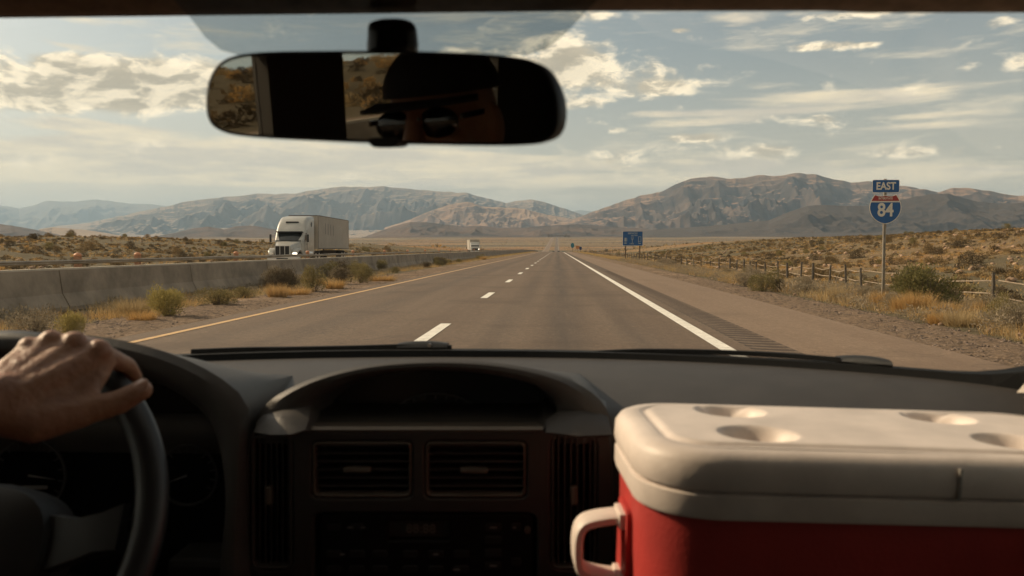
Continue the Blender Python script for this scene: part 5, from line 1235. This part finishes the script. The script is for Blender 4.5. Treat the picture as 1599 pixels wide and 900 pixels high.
# --- rear-view mirror
MC = at(596, 155, .70); HEAD = Vector((-.60, .33, 1.27))
_q = at(705, 185, .70); mn = ((CAM - _q).normalized() + (HEAD - _q).normalized()).normalized()
class MP(Pl):
    def __init__(s): s.o = MC; s.n = mn; s.u = Vector((0, 0, 1)).cross(mn).normalized(); s.v = mn.cross(s.u)
mp = MP()
mo = spl([(321, 160), (325, 128), (338, 103), (362, 88), (410, 81), (500, 79), (600, 79), (700, 81), (780, 86), (826, 94), (852, 112), (868, 145), (873, 175), (868, 205), (852, 221), (815, 227), (740, 228), (600, 225), (460, 219), (375, 213), (340, 203), (325, 187)], 5, True)
cen = (598, 154)
def mring(k, h, dk=0): return [mp.P(cen[0] + (a - cen[0]) * k + dk, cen[1] + (b - cen[1]) * (1 - (1 - k) * 3.3), h) for a, b in mo]
mb = MB(); mb.loft([mring(.80, -.045), mring(.93, -.036), mring(.99, -.018), mring(1.0, -.006), mring(.997, 0), mring(.985, .0015)]); mir = off(mb.build('rearview_mirror', m_blackp, car_, smooth=True))
m_mir = bpy.data.materials.new('mirror_glass'); m_mir.use_nodes = True; b = m_mir.node_tree.nodes['Principled BSDF']; b.inputs['Metallic'].default_value = 1; b.inputs['Roughness'].default_value = .02; b.inputs['Base Color'].default_value = (.46, .43, .39, 1)
mb = MB(); mb.poly(mring(.975, .0022)); mb.build('mirror_glass', m_mir, mir, recalc=False)
mir.children[-1].data.flip_normals() if mir.children[-1].data.polygons[0].normal.dot(mn) < 0 else None
mb = MB(); st0 = [(574, 56), (576, 38), (590, 31), (612, 29), (634, 31), (648, 40), (652, 60), (650, 84), (612, 88), (576, 84)]
sp_ = spl(st0, 4, True); cs = (612, 58)
mb.loft([[at(cs[0] + (a - cs[0]) * k, cs[1] + (b - cs[1]) * k, y) for a, b in sp_] for k, y in ((.9, .80), (1.0, .775), (1.0, .742), (.9, .722), (.6, .715))]); mb.build('mirror_mount', m_blackp, mir, smooth=True)
mb = MB(); mb.loft([[mp.P(a, b, h) for a, b in spl([(581, 216), (626, 217), (622, 229), (604, 231), (586, 229)], 3, True)] for h in (-.012, .004)]); mb.build('dimmer_tab', m_blackp, mir, smooth=True)

# ================================================================ COOLER
m_cw = mat('cooler_white_plastic', (.66, .57, .51), .5, var=.13, vscale=11, bump=.25, bscale=160, bdist=.001, sss=.0); m_cr = mat('cooler_red_plastic', (.40, .030, .024), .58, var=.12, vscale=12, bump=.5, bscale=260, bdist=.001)
CW, CD = .55, .275
cy_, cx_ = R(4.0), R(1.6)
ck = empty('cooler', (.074, .825, .557)); ck.rotation_euler = (0, R(1.8), cy_); tag(ck, 'red hard cooler with white lid and swing handle standing in front of the passenger dashboard', 'cooler')
ZT = 1.0 - .55          # lid top above the base
def rr_ring(x0, x1, y0, y1, r, z, n=7):
    return [(a, b, z) for a, b in rrect(x0, x1, y0, y1, r, n)]
def cring(ins, z, r=.075): return rr_ring(ins, CW - ins, ins, CD - ins, max(.01, r - ins), z, 8)
mb = MB(); mb.loft([cring(.022, 0), cring(.015, .02), cring(.004, ZT - .075), cring(.004, ZT - .066)]); mb.build('body', m_cr, ck, smooth=True)
mb = MB(); mb.loft([cring(.004, ZT - .0675), cring(-.001, ZT - .066), cring(-.003, ZT - .060), cring(-.003, ZT - .043), cring(.002, ZT - .0405), cring(.006, ZT - .0395)]); mb.build('rim', m_cw, ck, smooth=True)
mb = MB(); mb.loft([cring(.004, ZT - .0395), cring(-.002, ZT - .038), cring(-.0045, ZT - .030), cring(-.0035, ZT - .012), cring(.002, ZT - .004), cring(.010, ZT - .0005), cring(.018, ZT - .0000)], cap1=False); lid_bm = mb
# lid top: raised panel with a groove and four cup dishes
cups = [(.135, .210), (.130, .082), (.388, .210), (.405, .082)]
gx = np.linspace(.018, CW - .018, 150); gy = np.linspace(.018, CD - .018, 90)
lid = lid_bm.build('lid', m_cw, ck, smooth=True)
X, Y = np.meshgrid(np.linspace(0, 1, 170), np.linspace(0, 1, 100))
rr_ = .057; XX = .018 + (CW - .036) * X; YY = .018 + (CD - .036) * Y
# squeeze the grid's corners onto the rounded outline
def corner(x, y, x0, x1, y0, y1, r):
    cxx = np.clip(x, x0 + r, x1 - r); cyy = np.clip(y, y0 + r, y1 - r); dx, dy = x - cxx, y - cyy; d = np.hypot(dx, dy); m_ = np.maximum(np.abs(dx), np.abs(dy)); k = np.where((d > 1e-9) & (np.abs(dx) > 0) & (np.abs(dy) > 0), m_ / np.maximum(d, 1e-9), 1); return cxx + dx * k, cyy + dy * k
XX, YY = corner(XX, YY, .018, CW - .018, .018, CD - .018, rr_)
de = np.minimum(np.minimum(XX - .018, CW - .018 - XX), np.minimum(YY - .018, CD - .018 - YY))
cxx = np.clip(XX, .018 + .057, CW - .075); cyy = np.clip(YY, .018 + .057, CD - .075); rd = .057 - np.hypot(XX - cxx, YY - cyy); de = np.where((cxx != XX) & (cyy != YY), rd, de)
ZZ = ZT + 0 * XX - .0028 * np.exp(-((de - .012) / .0035) ** 2) + .0018 * sstep(.014, .02, de) 
for a, b_ in cups:
    d = np.hypot(XX - a, YY - b_); ZZ = ZZ - .021 * (1 - sstep(.026, .043, d)) 
ZZ = ZZ + .0008 * np.sin(XX * 9)
me = gridmesh('lid_top', XX, YY, ZZ); o = link('lid_top', me, m_cw, lid, smooth=True)
# hinge / latch and seam details on the front
mb = MB(); mb.box((.30, -.0045, ZT - .024), (.0022, .004, .030)); mb.build('lid_seam', mat('lid_seam_grey', (.22, .20, .18), .7), lid)  # thin grey strip for the vertical line on the lid front
mb = MB(); mb.loft([[(.415 + a, y, ZT - .052 + b) for a, b in rrect(-.016, .016, -.022, .016, .004, 3)] for y in (-.001, -.009, -.012)]); mb.build('latch', m_cw, ck, smooth=True)
mb = MB(); mb.loft([[(.40 + a, y, ZT - .05 + b) for a, b in rrect(-.001, .001, -.014, .014, .001, 1)] for y in (0, -.010)]);
mb.build('latch_slot', m_cw, ck)
# handle on the left end: a flat bail standing out from a recessed pivot
hz0 = ZT - .108
HY = .14
mb = MB(); path = [(.006, HY, hz0), (-.012, HY, hz0 - .000), (-.034, HY, hz0 - .004), (-.046, HY, hz0 - .010), (-.051, HY, hz0 - .024), (-.050, HY, hz0 - .050), (-.044, HY, hz0 - .061), (-.028, HY, hz0 - .066), (.006, HY, hz0 - .070)]
path = smoothpts(path, 4); rings = []
for i, p in enumerate(path):
    t = (path[min(i + 1, len(path) - 1)] - path[max(i - 1, 0)]).normalized(); nn = Vector((0, 1, 0)).cross(t); w_ = .019; h_ = .0052
    rings.append([p + Vector((0, 1, 0)) * (w_ * a) + nn * (h_ * b) for a, b in ((-.85, -1), (.85, -1), (1, -.6), (1, .6), (.85, 1), (-.85, 1), (-1, .6), (-1, -.6))])
mb.loft(rings); hd = mb.build('handle', m_cw, ck, smooth=True)
mb = MB(); mb.loft([[(x, HY + a, hz0 - .036 + b) for a, b in rrect(-.034, .034, -.062, .052, .012, 4)] for x in (.012, .002, -.001)]); mb.build('handle_mount', m_cr, ck, smooth=True)
for zz in (hz0 + .0, hz0 - .070): mb = MB(); mb.box((-.003, HY, zz), (.010, .046, .018), bevel=.003); mb.build('handle_pivot', m_cw, ck)
# ================================================================ DRIVER
def remesh(name, tris_builder, voxel, m, parent, smooth_it=6, fac=.6):
    bm = bmesh.new(); tris_builder(bm); me = bpy.data.meshes.new(name + '_src'); bm.to_mesh(me); bm.free()
    t = bpy.data.objects.new(name + '_src', me); COL.objects.link(t)
    r = t.modifiers.new('r', 'REMESH'); r.mode = 'VOXEL'; r.voxel_size = voxel; r.adaptivity = 0
    s = t.modifiers.new('s', 'SMOOTH'); s.iterations = smooth_it; s.factor = fac
    dg = bpy.context.evaluated_depsgraph_get(); out = bpy.data.meshes.new_from_object(t.evaluated_get(dg)); bpy.data.objects.remove(t); out.materials.clear(); out.name = name
    return link(name, out, m, parent, smooth=True)
def cap(bm, p0, p1, r0, r1, n=18, k=5):
    """tapered capsule as a closed surface"""
    p0, p1 = Vector(p0), Vector(p1); ax = (p1 - p0); L_ = ax.length; ax = ax.normalized() if L_ > 1e-6 else Vector((0, 0, 1)); a = ax.orthogonal().normalized(); b = ax.cross(a); rings = []
    for i in range(k): t = math.pi / 2 * (1 - i / k); rings.append((p0 - ax * r0 * math.sin(t), r0 * math.cos(t)))
    rings.append((p0, r0)); rings.append((p1, r1))
    for i in range(1, k): t = math.pi / 2 * i / k; rings.append((p1 + ax * r1 * math.sin(t), r1 * math.cos(t)))
    rv = []
    for c, r in rings[1:]: rv.append([bm.verts.new(c + (a * math.cos(2 * math.pi * j / n) + b * math.sin(2 * math.pi * j / n)) * max(r, 1e-5)) for j in range(n)])
    s = bm.verts.new(rings[0][0]); e = bm.verts.new(p1 + ax * r1)
    for j in range(n): bm.faces.new((s, rv[0][(j + 1) % n], rv[0][j])); bm.faces.new((e, rv[-1][j], rv[-1][(j + 1) % n]))
    for A, B in zip(rv[:-1], rv[1:]):
        for j in range(n): bm.faces.new((A[j], A[(j + 1) % n], B[(j + 1) % n], B[j]))
def chain(bm, pts, rads):
    for (a, b), (r0, r1) in zip(zip(pts[:-1], pts[1:]), zip(rads[:-1], rads[1:])): cap(bm, a, b, r0, r1)
def ell(bm, c, r, rot=None):
    res = bmesh.ops.create_icosphere(bm, subdivisions=4, radius=1.0)
    for v in res['verts']:
        p = Vector((v.co.x * r[0], v.co.y * r[1], v.co.z * r[2])); v.co = (rot @ p if rot is not None else p) + Vector(c)
m_skin = mat('skin', (.36, .185, .105), .5, var=.12, vscale=26, bump=.9, bscale=130, bdist=.0022, sss=.10, color2=(.27, .125, .075))
WR_ = at(-26, 634, .825)
MCP = {'index': at(156, 553, .905), 'middle': at(118, 541, .905), 'ring': at(82, 538, .902), 'pinky': at(47, 547, .893)}
PIP = {'index': at(200, 572, .952), 'middle': at(146, 541, .962), 'ring': at(100, 534, .964), 'pinky': at(60, 537, .960)}
DIP = {'index': at(213, 594, .975), 'middle': at(154, 560, .992), 'ring': at(105, 552, .994), 'pinky': at(63, 554, .988)}
TIP = {'index': at(200, 616, .978), 'middle': at(147, 582, .992), 'ring': at(102, 574, .994), 'pinky': at(60, 572, .988)}
FR = {'index': (.0128, .0098, .0085, .0072), 'middle': (.0132, .0100, .0085, .0072), 'ring': (.0125, .0095, .0080, .0070), 'pinky': (.0110, .0082, .0070, .0062)}
ELB = Vector((-.74, .60, .915)); SHO = Vector((-.80, .30, 1.02))
def hand(bm):
    fa = (WR_ - ELB).normalized(); side = (MCP['index'] - MCP['pinky']).normalized()
    base = {'index': WR_ + side * .016 + fa * .010, 'middle': WR_ + side * .006 + fa * .012, 'ring': WR_ - side * .005 + fa * .010, 'pinky': WR_ - side * .014 + fa * .006}
    for f in MCP:
        cap(bm, base[f], MCP[f], .0165, FR[f][0] * 1.0); chain(bm, [MCP[f], PIP[f], DIP[f], TIP[f]], FR[f])
        ell(bm, MCP[f] + Vector((0, -.002, .003)), (FR[f][0] * 1.08,) * 3)
    ks = list(MCP)
    for a, b in zip(ks[:-1], ks[1:]):
        m1 = (MCP[a] + MCP[b]) / 2 + Vector((0, -.001, -.006)); cap(bm, (base[a] + base[b]) / 2, m1, .0170, .0130)
    # heel of the hand and the ball of the thumb
    palm_n = (MCP['middle'] - WR_).normalized().cross(side).normalized()
    if palm_n.y < 0: palm_n = -palm_n
    for f in ('index', 'middle', 'ring', 'pinky'): cap(bm, base[f] + palm_n * .010, MCP[f] + palm_n * .012, .014, .010)
    tb = at(52, 660, .845); tm = at(126, 644, .868); ti = at(186, 628, .884); tt = at(222, 609, .893)
    cap(bm, WR_ + Vector((.004, .002, -.006)), tb, .022, .0205); cap(bm, tb, tm, .0215, .0165); cap(bm, tm, ti, .0155, .0128); cap(bm, ti, tt, .0130, .0112); ell(bm, tm, (.0165,) * 3); ell(bm, ti, (.0134,) * 3)
    cap(bm, tb + Vector((0, .01, .01)), MCP['index'] + Vector((-.004, .004, -.014)), .020, .013); cap(bm, tm + Vector((-.004, .004, .006)), MCP['index'] + Vector((.004, .004, -.012)), .012, .010)
    # knuckle tendons
    cap(bm, ELB, ELB.lerp(WR_, .45), .042, .040); cap(bm, ELB.lerp(WR_, .45), WR_, .040, .0265)
    cap(bm, WR_, WR_ + fa * .02, .0265, .023)
person = empty('person', (-.60, .2, .5)); tag(person, 'driver in dark cap and sunglasses gripping the steering wheel, also seen dimly in the mirror', 'person')
PO = Vector((-.60, .2, .5))
def pl_(o): o.location = -PO; return o
HC = Vector((-.60, .31, 1.25)); HR = Matrix.Rotation(R(-28), 3, 'Z')
def hr(p): return HC + HR @ (Vector(p) - HC)
def bodyb(bm):
    hand(bm)
    cap(bm, SHO, ELB, .055, .043)                                     # left upper arm
    rs_, re_, rw_ = Vector((-.40, .26, 1.02)), Vector((-.36, .42, .78)), Vector((-.48, .62, .70))
    cap(bm, rs_, re_, .055, .043); cap(bm, re_, rw_, .04, .027); ell(bm, rw_ + Vector((-.02, .04, -.005)), (.035, .05, .022))
    for k in range(4): cap(bm, rw_ + Vector((-.04 + .018 * k, .07, -.01)), rw_ + Vector((-.045 + .018 * k, .12, -.025)), .009, .007)
    cap(bm, rw_ + Vector((-.035, .03, 0)), rw_ + Vector((-.07, .06, .0)), .011, .009)
    cap(bm, (-.60, .20, .66), (-.60, .235, .95), .15, .145); cap(bm, (-.68, .24, .98), (-.52, .24, .98), .10, .10); cap(bm, (-.66, .22, .80), (-.54, .22, .80), .13, .13)
    cap(bm, (-.76, .275, 1.02), (-.44, .255, 1.02), .062, .062)
    cap(bm, (-.60, .25, 1.04), (-.60, .29, 1.16), .060, .056)          # neck
    ell(bm, hr((-.60, .315, 1.265)), (.076, .096, .112), HR); ell(bm, hr((-.60, .335, 1.215)), (.058, .078, .070), HR); cap(bm, hr((-.60, .40, 1.20)), hr((-.60, .398, 1.195)), .022, .02)
    cap(bm, hr((-.60, .405, 1.285)), hr((-.60, .424, 1.245)), .010, .015); ell(bm, hr((-.60, .408, 1.218)), (.024, .012, .009), HR)
    for s in (-1, 1): ell(bm, hr((-.60 + s * .079, .31, 1.25)), (.010, .020, .032), HR); ell(bm, hr((-.60 + s * .032, .392, 1.27)), (.016, .012, .012), HR); ell(bm, hr((-.60 + s * .04, .375, 1.235)), (.026, .024, .024), HR)
    for s in (-1, 1):
        cap(bm, (-.60 + s * .10, .20, .66), (-.60 + s * .13, .62, .68), .085, .062); cap(bm, (-.60 + s * .13, .62, .68), (-.60 + s * .12, .86, .45), .058, .042); cap(bm, (-.60 + s * .12, .86, .42), (-.60 + s * .12, 1.02, .40), .04, .035)
body = remesh('person_body', bodyb, .0034, m_skin, person, 5, .55); pl_(body); body.name = 'body'
nail = MB(); tn = at(222, 609, .893); nd = (tn - at(186, 628, .884)).normalized(); nu = Vector((.1, -.8, .6)); nu = (nu - nd * nu.dot(nd)).normalized(); ns = nd.cross(nu)
nail.loft([[tn + nd * (.002 + .0085 * k * math.cos(a)) + ns * (.0072 * k * math.sin(a)) + nu * (.0106 + h - .0022 * (k * math.sin(a)) ** 2) for a in np.linspace(0, 2 * math.pi, 17)[:-1]] for k, h in ((1, -.002), (1, .0002), (.7, .0008), (.1, .0010))])
pl_(nail.build('thumbnail', mat('nail', (.46, .27, .20), .3), person, smooth=True))
m_shirt = mat('shirt_cloth', (.07, .07, .08), .95, var=.2, vscale=30, bump=.4, bscale=60, bdist=.004); m_trs = mat('trouser_cloth', (.05, .055, .07), .95, var=.2, vscale=30); m_capm = mat('cap_cloth', (.02, .02, .022), .9); m_sung = mat('sunglass_lens', (.006, .006, .006), .12, spec=.8)
def shirt(bm):
    cap(bm, (-.60, .20, .62), (-.60, .235, .95), .162, .156); cap(bm, (-.68, .24, .98), (-.52, .24, .98), .110, .110); cap(bm, (-.66, .22, .80), (-.54, .22, .80), .14, .14); cap(bm, (-.77, .278, 1.02), (-.43, .258, 1.02), .072, .072)
    cap(bm, SHO, SHO.lerp(ELB, .55), .066, .060); cap(bm, (-.40, .26, 1.02), (-.378, .34, .90), .066, .060)
pl_(remesh('shirt', shirt, .008, m_shirt, person, 4))
def trs(bm):
    cap(bm, (-.66, .20, .64), (-.54, .20, .64), .155, .155)
    for s in (-1, 1): cap(bm, (-.60 + s * .10, .20, .66), (-.60 + s * .13, .62, .68), .096, .073); cap(bm, (-.60 + s * .13, .62, .68), (-.60 + s * .12, .86, .45), .070, .055)
pl_(remesh('trousers', trs, .009, m_trs, person, 3))
mb = MB(); rings = []
for k in range(9):
    t = k / 8 * math.pi / 2; rings.append([(-.60 + .084 * math.cos(t) * math.cos(a), .312 + .104 * math.cos(t) * math.sin(a), 1.305 + .078 * math.sin(t)) for a in np.linspace(0, 2 * math.pi, 33)[:-1]])
mb.loft(rings)
n_ = 17; mb.loft([[(-.60 + .078 * math.cos(a) * k, .36 + (.055 + .085 * (k2)) * math.sin(a), 1.303 - .012 * k2 + dz) for a in np.linspace(0, math.pi, n_)] + [(-.60 + .078 * math.cos(a) * k, .36 + (.035 + .03 * k2) * math.sin(a), 1.303 - .006 * k2 + dz) for a in np.linspace(math.pi, 0, n_)] for k, k2, dz in ((1.0, 1.0, 0), (1.0, 1.0, .004))])
for v in mb.bm.verts: v.co = hr(v.co)
pl_(mb.build('cap', m_capm, person, smooth=True))
mb = MB()
for s in (-1, 1):
    mb.loft([[(-.60 + s * .034 + .030 * math.cos(a) * k, y - abs(.034 * .18), 1.268 + .021 * math.sin(a) * k) for a in np.linspace(0, 2 * math.pi, 21)[:-1]] for k, y in ((1, .408), (1, .415), (.7, .419))]); mb.box((-.60 + s * .072, .36, 1.274), (.004, .10, .008))
mb.box((-.60, .416, 1.275), (.024, .004, .005))
for v in mb.bm.verts: v.co = hr(v.co)
pl_(mb.build('sunglasses', m_sung, person, smooth=True))
